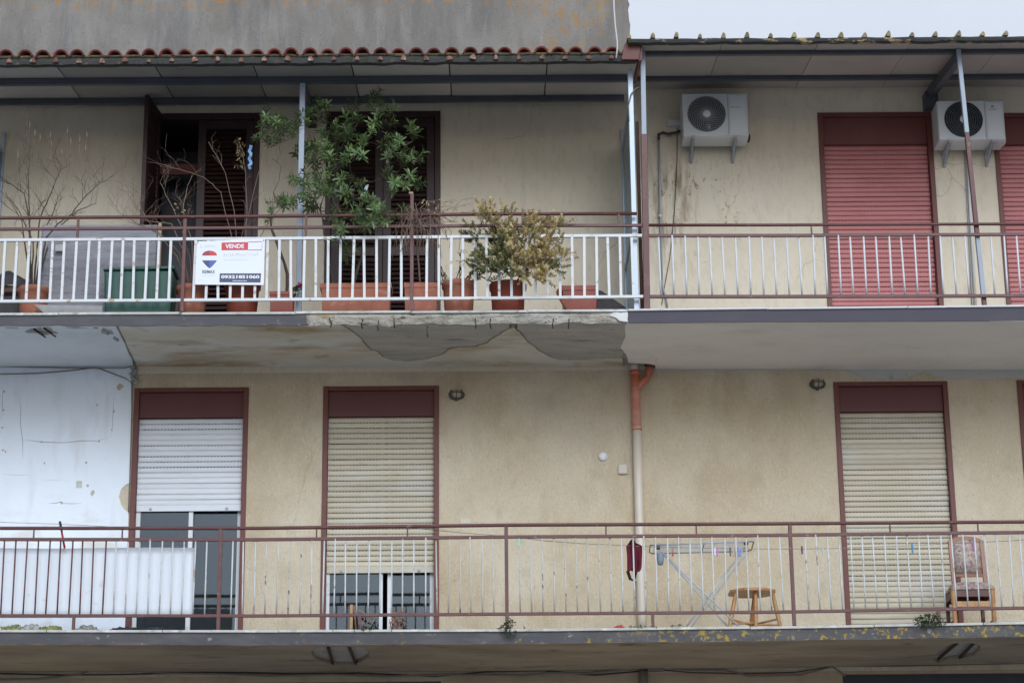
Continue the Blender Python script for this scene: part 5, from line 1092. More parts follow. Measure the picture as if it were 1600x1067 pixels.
trunk = [c + Vector((-0.05, 0, -0.03)), P(566, 400, .34), P(572, 345, .34), P(570, 300, .35)]
mb = MB(); mb.path(wig(trunk[0], trunk[1], 3, .008) + wig(trunk[1], trunk[2], 2, .008)[1:], [0.017] * 3 + [0.014] * 3, 7); mb.path(wig(c + Vector((-.22, 0, -.03)), P(505, 345, .3), 4, .012), 0.012, 6); mb.build('trunk', 'bark', t)
grow(trunk[2], [v for v in tg if v.x > P(540, 250, .35).x], 0.015, 'bark', t, 'branch'); grow(P(505, 345, .3), [v for v in tg if v.x <= P(540, 250, .35).x], 0.013, 'bark', t, 'branch')
place_sprigs(t, SP, tg, [2, 3, 3], (0.6, 1.3), 0.55, P(560, 290, .35))
mb = MB(); mb.prism([P(x, y, .3) for x, y in ((567, 300), (571, 291), (576, 288), (574, 297), (569, 306))], (0, .004, 0)); mb.build('plant_tag', 'steel_pale', t)
# slimmer green shrub to its left, in the small red window box with the pink flower
t = thing('potted_shrub', 'slender green shrub leaning left from the small red trough with a pink flower', 'potted plant', (P(440, 485, .35).x, .35, ZU))
c, hw = box_pot(t, 421, 459, 455, 0.22, 0.2, 'plast_terra', 0.9, 0.035)
px = [(415, 196), (431, 196), (443, 191), (411, 211), (426, 216), (441, 211), (455, 201), (463, 193), (435, 223), (455, 216), (420, 226), (409, 221), (430, 316), (441, 309), (456, 311), (428, 326), (463, 323), (448, 320), (419, 204), (448, 203), (437, 203), (462, 208), (424, 335), (470, 190), (417, 188)]
tg = [P(x, y, rng.uniform(0.2, 0.6)) for x, y in px]
tr = [c + Vector((.04, 0, -.02)), P(449, 428, .33), P(437, 392, .33), P(424, 357, .33), P(420, 335, .34)]
MB().path(wig(tr[0], tr[1], 2, .004) + wig(tr[1], tr[2], 3, .006)[1:] + wig(tr[2], tr[3], 3, .006)[1:], [0.017] * 3 + [0.0155] * 3 + [0.014] * 3, 7).build('trunk', 'bark', t)
grow(tr[3], tg + [P(x, y, .35) for x, y in ((427, 300), (436, 282), (440, 260), (425, 248), (438, 240))], 0.014, 'bark', t, 'branch', 0.015); place_sprigs(t, SP, tg, [2, 3], (0.7, 1.05), 0.6, P(432, 260, .35))
mb = MB()
for k in range(26):
    d = Vector((rng.gauss(0, 1), rng.gauss(0, 1), rng.gauss(0, 1))).normalized(); leaf_faces(mb, P(467.5, 444.5, .28) + d * .008, d, Vector((0, 0, 1)), .032, .026)
mb.build('pink_blossom', 'pink', t); mb = MB()
for k in range(30):
    d = Vector((rng.gauss(0, 1), rng.gauss(0, .6), rng.gauss(.1, .7))).normalized(); leaf_faces(mb, P(463 + rng.uniform(-5, 5), 454 + rng.uniform(-4, 5), .29), d, Vector((0, 0, 1)), .04, .034)
mb.build('flower_leaves', 'leaf', t); MB().path([P(459, 466, .3), P(463, 455, .29), P(467, 446, .28)], 0.004, 5).build('flower_stalk', 'leaf', t)
# bare shrubs
def bare(par, root, polys, r, m, depth=3, seed=1, ylo=.15, yhi=.6, dens=1.0, name='bare_branch'):
    q = random.Random(seed); mb = MB()
    def twig(p, d, L, rr, lev):
        n = 4; pts = [p]; 
        for i in range(n): d = (d + Vector((q.gauss(0, .16), q.gauss(0, .12), q.gauss(.04, .12)))).normalized(); pts.append(pts[-1] + d * L / n)
        mb.path(pts, [rr * (1 - .6 * i / n) for i in range(n + 1)], 4)
        if lev > 0:
            for i in range(1, n + 1):
                if q.random() < .7 * dens:
                    dd = (d + Vector((q.choice((-1, 1)) * q.uniform(.4, 1.0), q.uniform(-.4, .4), q.uniform(-.2, .5)))).normalized(); twig(pts[i], dd, L * q.uniform(.45, .75), rr * .62, lev - 1)
    for poly in polys:
        Y0 = q.uniform(ylo, yhi); pts = []
        pp = [P(x, y, Y0 if i else root.y) for i, (x, y) in enumerate(poly)]
        for a, b in zip(pp, pp[1:]): pts += wig(a, b, 4, .006)[:-1]
        pts.append(pp[-1]); n = len(pts); rad = [max(.0028, r * (1 - .72 * i / n)) for i in range(n)]; mb.path(pts, rad, 6)
        for i in range(n // 3, n):
            if q.random() < .62 * dens:
                d = (pts[i] - pts[i - 1]).normalized(); dd = (d + Vector((q.choice((-1, 1)) * q.uniform(.5, 1.1), q.uniform(-.5, .5), q.uniform(0, .5)))).normalized(); twig(pts[i], dd, q.uniform(.10, .25), max(.0022, rad[i] * .55), depth - 1)
    return mb.build(name, m, par)
t = thing('bare_shrub', 'large leafless grey-brown shrub spreading against the wall at the far left', 'potted plant', (P(52, 480, .4).x, .4, ZU))
c, _ = round_pot(t, 28, 78, 452, .4, 'terracotta')
bare(t, c, [[(47, 458), (47, 400), (46, 355), (45, 318), (44, 275), (46, 243), (48, 225)], [(50, 458), (46, 350), (38, 303), (18, 288), (0, 282)], [(53, 458), (58, 385), (63, 340), (75, 312), (92, 272), (96, 258), (84, 244)], [(56, 458), (72, 372), (90, 350), (112, 335), (135, 305), (155, 287), (178, 275)],
              [(50, 458), (52, 380), (30, 330), (15, 310)], [(54, 458), (70, 360), (84, 330), (92, 305)], [(50, 458), (40, 390), (34, 345), (22, 325), (8, 300)], [(55, 458), (80, 365), (120, 330), (150, 318)]], .0095, 'bark', 3, 3, .2, .7, 0.7)
mb = MB()
for x, y in ((46, 195), (54, 208), (78, 212), (80, 225), (105, 205), (110, 222), (135, 212), (133, 232), (124, 218), (27, 243), (95, 238), (110, 240), (62, 215)):
    p = P(x, y, .45); mb.path([p + Vector((rng.uniform(-.03, .03), 0, -.28)), p + Vector((0, 0, -.12)), p], .0018, 4); mb.path([p + Vector((0, 0, -.05)), p + Vector((.006, 0, 0)), p + Vector((0, 0, .05))], [.003, .0062, .002], 5)
mb.path([P(40, 235, .5), P(42, 190, .5), P(45, 168, .5)], .004, 4)
mb.build('seed_head', 'twig_pale', t)
t = thing('bare_shrub', 'thin leafless shrub with withered tan leaves and a blue ribbon by the dark doorway', 'potted plant', (P(378, 485, .35).x, .35, ZU))
c, _ = round_pot(t, 350, 408, 444.5, .35, 'plast_terra')
bare(t, c, [[(376, 450), (384, 400), (386, 330), (384, 270), (379, 235), (374, 222)], [(374, 450), (372, 390), (390, 330), (404, 270), (414, 235)], [(374, 450), (362, 370), (345, 300), (318, 277), (290, 268), (254, 257)], [(376, 450), (366, 330), (352, 270), (326, 222)], [(378, 450), (400, 380), (425, 340), (445, 318)]], .0048, 'twig_brown', 2, 9, .2, .5, .5)
mb = MB()
for k in range(26):
    p = P(rng.uniform(366, 384), rng.uniform(216, 262), .3); d = Vector((rng.gauss(0, .5), rng.gauss(0, .5), -1)); leaf_faces(mb, p, d, Vector((1, 0, 0)), .05, .022)
for k in range(14):
    p = P(rng.uniform(270, 300), rng.uniform(318, 345), .3); d = Vector((rng.gauss(0, .8), rng.gauss(0, .5), .3)); leaf_faces(mb, p, d, Vector((1, 0, 0)), .035, .014)
mb.build('withered_leaf', 'leaf_dry', t)['kind'] = 'stuff'
mb = MB(); mb.v = []; pts = [P(391, y, .28) + Vector((0.012 * math.sin(y * .5), 0.015 * math.cos(y * .4), 0)) for y in range(228, 266, 4)]
mb.path(pts, 1, flat=(.03, .004), up=Vector((0, 1, 0))); mb.build('ribbon', 'tag_blue', t)
t = thing('bare_shrub', 'spindly dry shrub in the terracotta pot under the left end of the sale board', 'potted plant', (P(300, 485, .35).x, .35, ZU))
c, _ = round_pot(t, 275, 326, 450.5, .3, 'terracotta')
bare(t, c, [[(300, 455), (296, 400), (282, 350), (262, 310), (250, 285)], [(298, 455), (286, 390), (268, 350), (228, 345), (210, 318), (206, 280)], [(302, 455), (300, 380), (286, 330), (292, 295), (300, 275)], [(298, 455), (280, 395), (250, 365), (214, 350), (186, 332), (168, 305)], [(300, 455), (276, 400), (240, 358), (222, 330), (214, 292)]], .007, 'twig_brown', 3, 21, .15, .5, .7)
# dry drooping creeper hung on the middle railing post
t = thing('dry_creeper', 'tangle of dry brown twigs drooping from the tall middle railing post', 'dry plant', (P(655, 484, .3).x, .25, ZU))
c, hw = box_pot(t, 631, 684, 441.5, 0.2, 0.24, 'terracotta', 0.92, 0.05)
mb = MB(); top = P(650, 350, .06)
mb.path(wig(c + Vector((0, 0, -.02)), top, 5, .012), [.011, .010, .009, .009, .008, .007], 6)
for k in range(62):
    a = rng.uniform(0, 2 * math.pi); L = rng.uniform(.10, .38); r_ = L * rng.uniform(.6, 1.0); d = Vector((math.cos(a), math.sin(a) * .4 - .15, 0)); s0 = top + Vector((rng.gauss(0, .05), rng.gauss(0, .04), rng.gauss(-.02, .04)))
    mb.path([s0, s0 + d * r_ * .35 + Vector((0, 0, rng.uniform(.02, .15))), s0 + d * r_ * .75 + Vector((rng.gauss(0, .02), 0, rng.uniform(-.02, .12))), s0 + d * r_ + Vector((rng.gauss(0, .03), 0, -rng.uniform(.02, .16))), s0 + d * r_ * 1.05 + Vector((rng.gauss(0, .03), 0, -rng.uniform(.12, .34)))], [.0048, .0042, .0036, .003, .0024], 4)
for k in range(16):
    p = P(rng.uniform(655, 728), rng.uniform(310, 350), .2); mb.path([p + Vector((-.12, 0, -.10)), p + Vector((-.04, 0, -.01)), p + Vector((.04, 0, rng.uniform(-.02, .03))), p + Vector((.1, 0, rng.uniform(-.08, .06)))], .0022, 4)
mb.build('dry_twigs', 'twig_brown', t)['kind'] = 'stuff'
mb = MB()
for k in range(40):
    p = P(rng.choice((rng.gauss(658, 8), rng.gauss(705, 14))), rng.gauss(325, 10), .2); d = Vector((rng.gauss(0, 1), rng.gauss(0, .5), rng.gauss(0, 1))); leaf_faces(mb, p, d, Vector((0, 1, 0)), .035, .014)
mb.build('withered_leaf', 'leaf_dry', t)['kind'] = 'stuff'
# round pot with dark arching stalks
t = thing('potted_plant', 'pale round terracotta pot with dark curling stalks and a smaller pot inside', 'potted plant', (P(716, 485, .3).x, .3, ZU))
c, r = round_pot(t, 690, 743.5, 443.5, .3, 'terracotta', .8)
MB().lathe([(.05, 0), (.058, .055), (.05, .055), (.045, .02)], c + Vector((-.01, -.06, .0)), 16).build('inner_pot', 'plast_terra', t)
mb = MB(); lf = MB()
for k in range(16):
    a = rng.uniform(-2.4, 2.4); tip = P(rng.uniform(682, 752), rng.uniform(388, 440), rng.uniform(.2, .5)); s0 = c + Vector((rng.uniform(-.1, .1), rng.uniform(-.06, .06), 0)); m1 = s0.lerp(tip, .5) + Vector((0.3 * (tip.x - s0.x), 0, -.02)); tip2 = tip + Vector((-.05 if tip.x < s0.x else .04, 0, -.04))
    mb.path([s0, s0.lerp(m1, .5), m1, tip, tip2], [.006, .005, .0045, .004, .002], 5)
    for j in range(7): p = m1.lerp(tip, rng.random()); leaf_faces(lf, p, Vector((rng.gauss(0, 1), rng.gauss(0, .6), rng.gauss(.1, .8))), Vector((0, 0, 1)), .045, .018)
mb.build('stalk', 'bark', t); lf.build('foliage', 'leaf_olive', t)['kind'] = 'stuff'
# yellowing bush
t = thing('potted_bush', 'dense yellowing bush of small leaves in a red-brown pot right of centre', 'potted plant', (P(793, 485, .35).x, .35, ZU))
c, r = round_pot(t, 764, 823, 446, .33, 'plast_terra', .8)
SD = [sprig(40 + k, 26, .15, .030, .016, ['leaf_dry', 'twig_pale'], spread=.8, r=.0022) for k in range(4)]; SO = [sprig(50 + k, 26, .15, .030, .016, ['leaf_olive', 'bark'], spread=.8, r=.0022) for k in range(4)]
ty, tol = [], []
def blob(cx, cy, rx, ry, n, dst, ylo=-.24, yhi=.36):
    for _ in range(n):
        while True:
            u, v, w = rng.uniform(-1, 1), rng.uniform(-1, 1), rng.uniform(-1, 1)
            if u * u + v * v + w * w < 1: break
        dst.append(P(cx + u * rx, cy + v * ry, (ylo + yhi) / 2 + w * (yhi - ylo) / 2))
blob(762, 335, 12, 16, 9, ty); blob(768, 352, 14, 10, 6, ty); blob(792, 338, 5, 12, 3, ty); blob(832, 362, 18, 16, 22, ty); blob(862, 360, 12, 12, 8, ty); blob(785, 366, 20, 12, 12, ty); blob(850, 398, 26, 24, 34, ty); blob(828, 425, 20, 16, 16, ty); blob(842, 435, 10, 8, 5, ty); blob(800, 400, 26, 26, 22, ty); blob(874, 402, 8, 6, 4, ty)
blob(808, 412, 26, 24, 26, ty); blob(812, 378, 16, 14, 10, ty); blob(800, 425, 22, 12, 8, tol); blob(770, 385, 22, 18, 18, tol); blob(757, 410, 14, 16, 10, tol); blob(785, 415, 20, 18, 14, tol); blob(748, 372, 9, 12, 5, tol); blob(738, 378, 6, 6, 2, tol); blob(815, 385, 18, 16, 10, tol); blob(858, 420, 14, 8, 6, tol); blob(752, 425, 12, 10, 6, tol)
ctr = P(800, 430, .2); stems = [P(x, y, rng.uniform(-.05, .3)) for x, y in ((775, 415), (760, 385), (790, 400), (815, 400), (845, 395), (830, 425), (765, 345), (830, 365), (860, 365), (790, 360))]
grow(c, stems + rng.sample(ty, 34) + rng.sample(tol, 16), .014, 'bark', t, 'branch', .012); place_sprigs(t, SD, ty, [2, 2, 3], (.75, 1.2), .6, ctr, .02); place_sprigs(t, SO, tol, [2, 2, 3], (.75, 1.2), .5, ctr, .02)
# square pot, leaning saucer and dark tray by the partition
t = thing('square_pot', 'empty square red-brown plastic pot near the partition', 'flower pot', (P(906, 482, .3).x, .3, ZU)); c, hw = box_pot(t, 877.5, 934, 446, .22, .3, 'plast_terra', .86, .05)
mb = MB()
for k in range(7): x = rng.uniform(-.12, .12); mb.path([c + Vector((x, 0, 0)), c + Vector((x + rng.uniform(-.02, .02), 0, .05)), c + Vector((x + rng.uniform(-.05, .05), 0, rng.uniform(.05, .12)))], .0018, 4)
mb.build('dry_stalk', 'twig_brown', t)
mb = MB(); mb.lathe([(.16, 0), (.17, .02), (.17, .03), (.155, .03), (.15, .012)], n=28); mt = Matrix.Translation(P(883, 476, .36)) @ Matrix.Rotation(R(62), 4, 'Y') @ Matrix.Rotation(R(20), 4, 'X'); mb.v = [mt @ v for v in mb.v]; tag(mb.build('plant_saucer', 'terracotta'), 'terracotta saucer leaning behind the square red-brown pot', 'plant saucer')
mb = MB(); mb.prism([P(x, y, .5) for x, y in ((934, 453), (940, 454), (978, 480), (978, 490), (930, 490))], (0, .16, 0)); tag(mb.build('dark_tray', 'dark_wicker', None, .006), 'dark wedge-shaped tray tilted on the floor right of the square pot', 'tray')
# things stored at the left end of the upper balcony
t = thing('wrapped_board', 'big grey wrinkled plastic-wrapped board standing on edge at the left', 'board', (P(155, 485, .55).x, .55, ZU))
def wr(x, y, s=1.0): return .012 * noise.fractal((x * 1.4, y * 9, s), 1, 2, 4)
mb = MB(); nx, nz = 44, 36; A, B, Cc, Dd = P(66, 352, .55), P(246, 351.5, .55), P(240, 492, .42), P(54, 492, .42)
for i in range(nx + 1):
    for j in range(nz + 1):
        u, v = i / nx, j / nz; p = (A.lerp(B, u)).lerp(Dd.lerp(Cc, u), v); mb.v.append(p + Vector((0, wr(p.x, p.z) * (0 if j == 0 else 1), 0)))
for i in range(nx):
    for j in range(nz): q = i * (nz + 1) + j; mb.face([q, q + nz + 1, q + nz + 2, q + 1], 0, True)
o = mb.build('wrapping', 'board_grey', t, fixn=True); sm = o.modifiers.new('thick', 'SOLIDIFY'); sm.thickness = .07; sm.offset = -1 if True else 1
MB().path([P(250.5, 349, .56), P(246, 492, .43)], 1, flat=(.034, .05), up=Vector((0, 1, 0))).build('edge_batten', 'pale_wood', t, .003)
pp = P(95, 388, .49); MB().box(pp.x - .05, pp.x + .05, pp.y - .035, pp.y - .03, pp.z - .04, pp.z + .03).build('paper_label', 'board_pale', t, .002)
tag(MB().prism([P(53, 476, .2), P(160, 478, .2), P(160, 494, .2), P(75, 494, .2)], (0, .03, 0)).build('pale_board', 'board_pale', None, .003), 'low pale grey board in front of the wrinkled grey board', 'board')
t = thing('storage_box', 'dark green plastic storage box in front of the wrapped grey board', 'storage box', (P(216, 485, .25).x, .3, ZU))
a, b = P(160, 488, .16), P(271, 423, .16); mb = MB(); x0, x1, z1 = a.x, b.x, P(215, 423, .16).z
mb.v = [Vector(v) for v in ((x0 + .02, .17, ZU), (x1 - .02, .17, ZU), (x1 - .02, .48, ZU), (x0 + .02, .48, ZU), (x0, .15, z1), (x1, .15, z1), (x1, .5, z1), (x0, .5, z1))]
for q in ((0, 3, 2, 1), (0, 1, 5, 4), (1, 2, 6, 5), (2, 3, 7, 6), (3, 0, 4, 7), (4, 5, 6, 7)): mb.face(list(q))
mb.build('box_body', 'green_plastic', t, .02); mb = MB(); mb.prism([(x0 - .01, .14, z1 + .002), (x1 + .012, .14, z1 + .012), (x1 + .012, .14, z1 + .045), (x0 + .05, .14, z1 + .03), (x0 - .01, .14, z1 + .022)], (0, .37, 0)); mb.build('lid', 'green_plastic', t, .008)
for k in (.3, .7): MB().box(x0 + (x1 - x0) * k - .012, x0 + (x1 - x0) * k + .012, .155, .166, ZU + .03, z1 - .02).build('rib', 'green_plastic', t, .004)
t = thing('covered_bench', 'dark cloth heap over a brown wooden bench at the far left corner', 'bench', (P(25, 488, .6).x, .6, ZU))
mb = MB(); n = 20
for i in range(n + 1):
    u = i / n; px_ = -20 + 76 * u; top = 447 - 24 * math.exp(-((px_ - 12) / 22) ** 2) - 6 * math.exp(-((px_ - 40) / 12) ** 2)
    for Y in (.45, .6, .85): p = P(px_, top + (0 if Y == .6 else 8), Y); mb.v.append(Vector((p.x, Y, p.z + .01 * noise.noise((u * 7, Y * 5, 0)))))
    p = P(px_, 447 + 2 * math.sin(u * 9), .43); mb.v.append(p); 
for i in range(n):
    q = i * 4
    for a_, b_ in ((3, 0), (0, 1), (1, 2)): mb.face([q + a_, q + b_, q + 4 + b_, q + 4 + a_], 0, True)
mb.build('cloth_heap', 'dark_wicker', t); a, b = P(-25, 456, .45), P(55, 445, .45); MB().box(a.x, b.x, .46, .85, a.z, b.z).build('bench_seat', 'brown_wood', t, .006)
for px_ in (-15, 48): p = P(px_, 460, .5); MB().box(p.x - .03, p.x + .03, .48, .54, ZU, a.z - .001).build('leg', 'brown_wood', t, .004)
MB().box(a.x, b.x, .50, .52, ZU + .05, a.z - .03).build('bench_panel', 'dark_wicker', t)

# ================================================================== LOWER BALCONY
mb = MB(); n = 60; a, b = P(-130, 856, .17), P(303.6, 857, .17)
for i in range(n + 1):
    u = i / n; x = a.x + (b.x - a.x) * u; px_ = -130 + 433.6 * u; zt = P(px_, 856 + .8 * math.sin(px_ * .02), .17).z; zb = P(px_, 964.5 + (px_ - 150) * -.004, .17).z
    for j in range(9): v = j / 8; mb.v.append(Vector((x, .17 + .0015 * math.sin(px_ * .03 + v) + .0025 * noise.noise((px_ * .03, v * 4, 1)), zt + (zb - zt) * v)))
for i in range(n):
    for j in range(8): q = i * 9 + j; mb.face([q, q + 9, q + 10, q + 1], 0, True)
t = tag(mb.build('plastic_sheet', 'sheet_white'), 'long white plastic sheet fixed behind the brown bars at the lower left', 'plastic sheet'); sm = t.modifiers.new('thick', 'SOLIDIFY'); sm.thickness = .008; sm.offset = 1
def bag(px_, py, w, h, m, label, Y=.28, seed=0, cat='bag', name='plastic_bag'):
    c = P(px_, py, Y); mb = MB(); n, k = 36, 18
    for j in range(k + 1):
        t = math.pi * j / k
        for i in range(n):
            f = 2 * math.pi * i / n; d = Vector((math.sin(t) * math.cos(f), math.sin(t) * math.sin(f), -math.cos(t))); s_ = 1 + .5 * noise.fractal((d.x * 3 + seed, d.y * 3, d.z * 3 + seed), .9, 2.3, 5)
            mb.v.append(Vector((c.x + d.x * w / 2 * s_, Y + d.y * .13 * s_, max(ZL + .002, ZL + h / 2 + d.z * h / 2 * s_))))
    for j in range(k):
        for i in range(n): mb.face([j * n + i, j * n + (i + 1) % n, (j + 1) * n + (i + 1) % n, (j + 1) * n + i], 0, True)
    return tag(mb.build(name, m), label, cat)
bag(24, 976, .24, .12, 'bag_green', 'crumpled yellow-green bag showing under the white sheet at the far left', seed=1); bag(82, 976, .22, .12, 'bag_green', 'crumpled yellow-green bag under the white sheet beside the grey one', seed=5); bag(50, 976, .20, .11, 'bag_white', 'grey-white crumpled bag squeezed between the two yellow-green bags', .2, 3)
bag(138, 976, .22, .12, 'bag_white', 'grey-white crumpled bag under the middle of the white sheet', .3, 9); bag(195, 976, .30, .10, 'bag_dark', 'dark blue rubbish bag under the right part of the white sheet', .3, 12); bag(248, 976, .26, .095, 'bag_dark', 'dark blue rubbish bag under the right end of the white sheet', .32, 15)
t = thing('red_stick', 'red stick with a black tip leaning on the brown railing above the white sheet', 'stick', P(100, 856, .09))
MB().path([P(101, 856, .09), P(95.5, 825, .085)], .010, 8).build('shaft', 'stick_red', t); MB().path([P(95.5, 825, .085), P(93.5, 814.5, .083)], .012, 8).build('tip', 'black', t)
# clothesline and what hangs on it
YL = .11
wl = [(640, 824), (720, 832), (800, 838), (850, 844.5), (910, 849), (990, 852.5), (1050, 855), (1150, 857), (1236, 857.5), (1300, 856.5), (1400, 853), (1500, 848.5), (1580, 844.5), (1680, 838)]
tag(MB().path([P(x, y, YL) for x, y in wl], .0032, 5).build('clothesline', 'wire'), 'thin sagging clothesline strung behind the lower railing', 'clothesline')
tag(MB().path([P(x, y, YL) for x, y in ((-120, 814), (0, 815.5), (92, 818.5), (200, 824), (345, 828))], .0025, 5).build('clothesline', 'wire'), 'thin wire stretched above the brown handrail at the lower left', 'clothesline')
def peg(px_, py, m, label, Y=YL, s=1.0, rot=0.0):
    c = P(px_, py, Y); mb = MB(); h = .075 * s
    for sy in (-1, 1):
        mb.prism([(-.006, sy * .003, h * .45), (.006, sy * .003, h * .45), (.0075, sy * .003, 0), (.006, sy * .006, -h * .55), (-.006, sy * .006, -h * .55), (-.0075, sy * .003, 0)], (0, sy * .006, 0))
    mb.box(-.0085, .0085, -.0115, .0115, -.002, .006); mb.v = [c + Matrix.Rotation(rot, 3, 'Y') @ v for v in mb.v]
    return tag(mb.build('clothes_peg', m), label, 'clothes peg', 'clothes pegs on the lower balcony')
peg(811, 845, 'peg_green', 'mint green clothes peg clipped over the brown rail', YR, 1.25)
peg(1051, 862, 'peg_red', 'dark red clothes peg on the left part of the drying rack', .72)
peg(1117, 861, 'peg_white', 'whitish clothes peg touching the pink one'); peg(1121, 861, 'peg_pink', 'bright pink clothes peg above the drying rack', s=1.15)
peg(1141, 861, 'peg_black', 'black clothes peg at the left of the close row on the line', s=1.1); peg(1146, 861, 'peg_cream', 'cream clothes peg between black and orange ones', s=1.1); peg(1149.5, 861.5, 'peg_orange', 'orange clothes peg in the close row on the line', s=1.3, rot=.06); peg(1154, 861, 'peg_blue', 'lavender blue clothes peg ending the close row', s=1.2, rot=-.1); peg(1157.5, 862, 'peg_blue', 'lavender blue clothes peg nearest the right end of the rack', s=1.1, rot=.1)
peg(1253, 858.5, 'peg_navy', 'navy clothes peg just right of the tall brown post', s=1.0); peg(1286, 861, 'peg_mint', 'pale mint clothes peg left of the closed cream shutter'); peg(1425.5, 855, 'peg_azure', 'dark azure clothes peg in front of the closed cream shutter', s=1.3); peg(1521.5, 853, 'peg_pink', 'pink clothes peg in front of the upholstered chair back', s=1.2)
# garment
t = thing('garment', 'dark red garment with black straps hung on the clothesline before the drainpipe', 'garment', P(990, 905, YL))
rows = [(842.5, 986.5, 989.5), (845, 984.5, 991), (849, 981.5, 993), (852.5, 978.5, 1002.5), (858, 978.3, 1003), (868, 979.6, 1003.2), (880, 979.4, 1003), (891, 979.6, 1002.8), (893.5, 979.8, 996)]
mb = MB(); k = 16
for j, (y, l, r_) in enumerate(rows):
    for i in range(k + 1):
        u = i / k; p = P(l + (r_ - l) * u, y + 1.5 * math.sin(u * 7 + j), YL); mb.v.append(Vector((p.x, YL - .012 + .022 * math.sin(u * 9 + j * .35) * min(1, j / 3) + .01 * math.sin(u * 17 - j * .5), p.z)))
for j in range(len(rows) - 1):
    for i in range(k): q = j * (k + 1) + i; mb.face([q, q + 1, q + k + 2, q + k + 1], 0, True)
o = mb.build('cloth', 'garment', t); sm = o.modifiers.new('thick', 'SOLIDIFY'); sm.thickness = .006; ss = o.modifiers.new('sub', 'SUBSURF'); ss.levels = ss.render_levels = 1
for pts, w in (((980.5, 891), (983, 899), (985, 905)), .03), (((994.5, 892), (992.5, 899), (991, 905.5)), .022), (((983, 904), (988, 906), (992, 905)), .016): MB().path([P(x, y, YL + .004) for x, y in pts], 1, flat=(w, .007), up=Vector((0, 1, 0))).build('strap', 'garment_dk', t, .002)
# drying rack
t = thing('drying_rack', 'white metal folding drying rack with crossed legs before the ochre wall', 'drying rack', (P(1110, 975, .5).x, .5, ZL))
Ya, Yb = .30, .72
fr = [P(1022.5, 851, Ya), P(1169.5, 845.5, Ya)]; bk = [P(1018, 864.5, Yb), P(1166, 861, Yb)]
def tw(pts, r, name, m): return MB().path(pts, r, 8).build(name, m, t)
tw(fr, .008, 'front_rail', 'rack_metal'); tw(bk, .0065, 'rear_rail', 'rack_wire')
tw([fr[0], P(1016, 851.5, Ya + .02), P(1014.5, 862, Yb - .1), bk[0]], .0065, 'end_handle', 'rack_wire'); tw([fr[1], P(1177.5, 846, Ya + .02), P(1174, 859, Yb - .1), bk[1]], .0065, 'end_handle', 'rack_wire')
for k in range(1, 7): q = k / 7; tw([fr[0].lerp(bk[0], q), fr[1].lerp(bk[1], q)], .003, 'wire_line', 'rack_metal')
for q in (.53,): tw([fr[0].lerp(fr[1], q), bk[0].lerp(bk[1], q)], .005, 'cross_wire', 'rack_wire')
def toward(a, b, z): d = b - a; return a + d * ((z - a.z) / d.z)
for A_, B_, Y in (((1028, 856), (1150, 974), Ya + .03), ((1035, 877), (1131, 974), Yb - .03), ((1164, 855), (1075, 975), Ya + .06), ((1163, 868), (1083, 975), Yb - .06)):
    a, b = P(*A_, Y), P(*B_, Y); b = toward(a, b, ZL + .01)
    if Y > .5: a = Vector((a.x, Y, bk[0].z)) if A_[0] < 1100 else a
    tw([a, b], .0085, 'leg', 'rack_metal')
for q in ((1028, 855, 'hinge'), (1166, 848, 'hinge')): p = P(q[0], q[1], Ya + .01); MB().box(p.x - .02, p.x + .02, p.y - .012, p.y + .05, p.z - .012, p.z + .016).build('hinge', 'black', t, .004)
mb = MB(); mb.lathe([(.022, -.09), (.034, -.05), (.036, .02), (.028, .03)], P(1031.5, 868, .34), 14); mb.build('peg_basket', 'steel_pale', t)
# stool
YO = .55
t = thing('stool', 'low pine stool with a flat eight-sided top and splayed turned legs', 'stool', (P(1180, 975, YO + .1).x, YO + .1, ZL))
zt = P(1180, 921.5, YO).z; cx = P(1177.5, 921, YO).x; rx = (P(1214, 921, YO).x - P(1140.5, 921, YO).x) / 2
oc = [Vector((cx + rx * math.cos(R(22.5 + 45 * k)) * 1.06, YO + .16 + .23 * math.sin(R(22.5 + 45 * k)), zt - .012)) for k in range(8)]
MB().prism(oc, (0, 0, .030)).build('seat', 'pine', t, .006)
feet = []
for (ta, tb, ya, yb) in ((1150, 1136, YO + .05, YO - .03), (1180.5, 1180.5, YO + .02, YO - .06), (1207, 1222, YO + .06, YO - .02), (1178, 1170, YO + .30, YO + .38)):
    a = P(ta, 926, ya); a.z = zt - .012; fx = P(tb, 975, yb).x; b = Vector((fx, yb, ZL)); feet.append((a, b))
    pts = [a.lerp(b, q) for q in (0, .12, .3, .5, .62, .8, 1)]; MB().path(pts, [.016, .018, .021, .0225, .019, .0185, .014], 12).build('leg', 'pine', t)
for i, j, q in ((0, 1, .70), (1, 2, .74), (0, 3, .6), (2, 3, .6)): a = feet[i][0].lerp(feet[i][1], q); b = feet[j][0].lerp(feet[j][1], q); MB().path([a, a.lerp(b, .5), b], [.008, .012, .008], 8).build('stretcher', 'pine', t)
# chair
YF, YBk = .42, .86
t = thing('chair', 'wooden chair with floral tapestry seat and arched back at the right end', 'chair', (P(1520, 970, .6).x, .6, ZL))
zs0, zs1 = P(1520, 920, YF).z, P(1520, 906, YF).z; xl, xr = P(1485.5, 912, YF).x, P(1554.5, 912, YF).x; cx = (xl + xr) / 2
mb = MB(); n = 14
for i in range(n + 1):
    for j in range(n + 1):
        u, v = i / n * 2 - 1, j / n * 2 - 1; e = (1 - abs(u) ** 4) * (1 - abs(v) ** 4); wx = (xr - xl) / 2 * (1 - .06 * (v + 1) / 2); mb.v.append(Vector((cx + u * wx, (YF + YBk) / 2 + v * (YBk - YF) / 2, zs0 + .02 + (zs1 - zs0 - .0) * e ** .45 * .82)))
for i in range(n):
    for j in range(n): q = i * (n + 1) + j; mb.face([q, q + n + 1, q + n + 2, q + 1], 0, True)
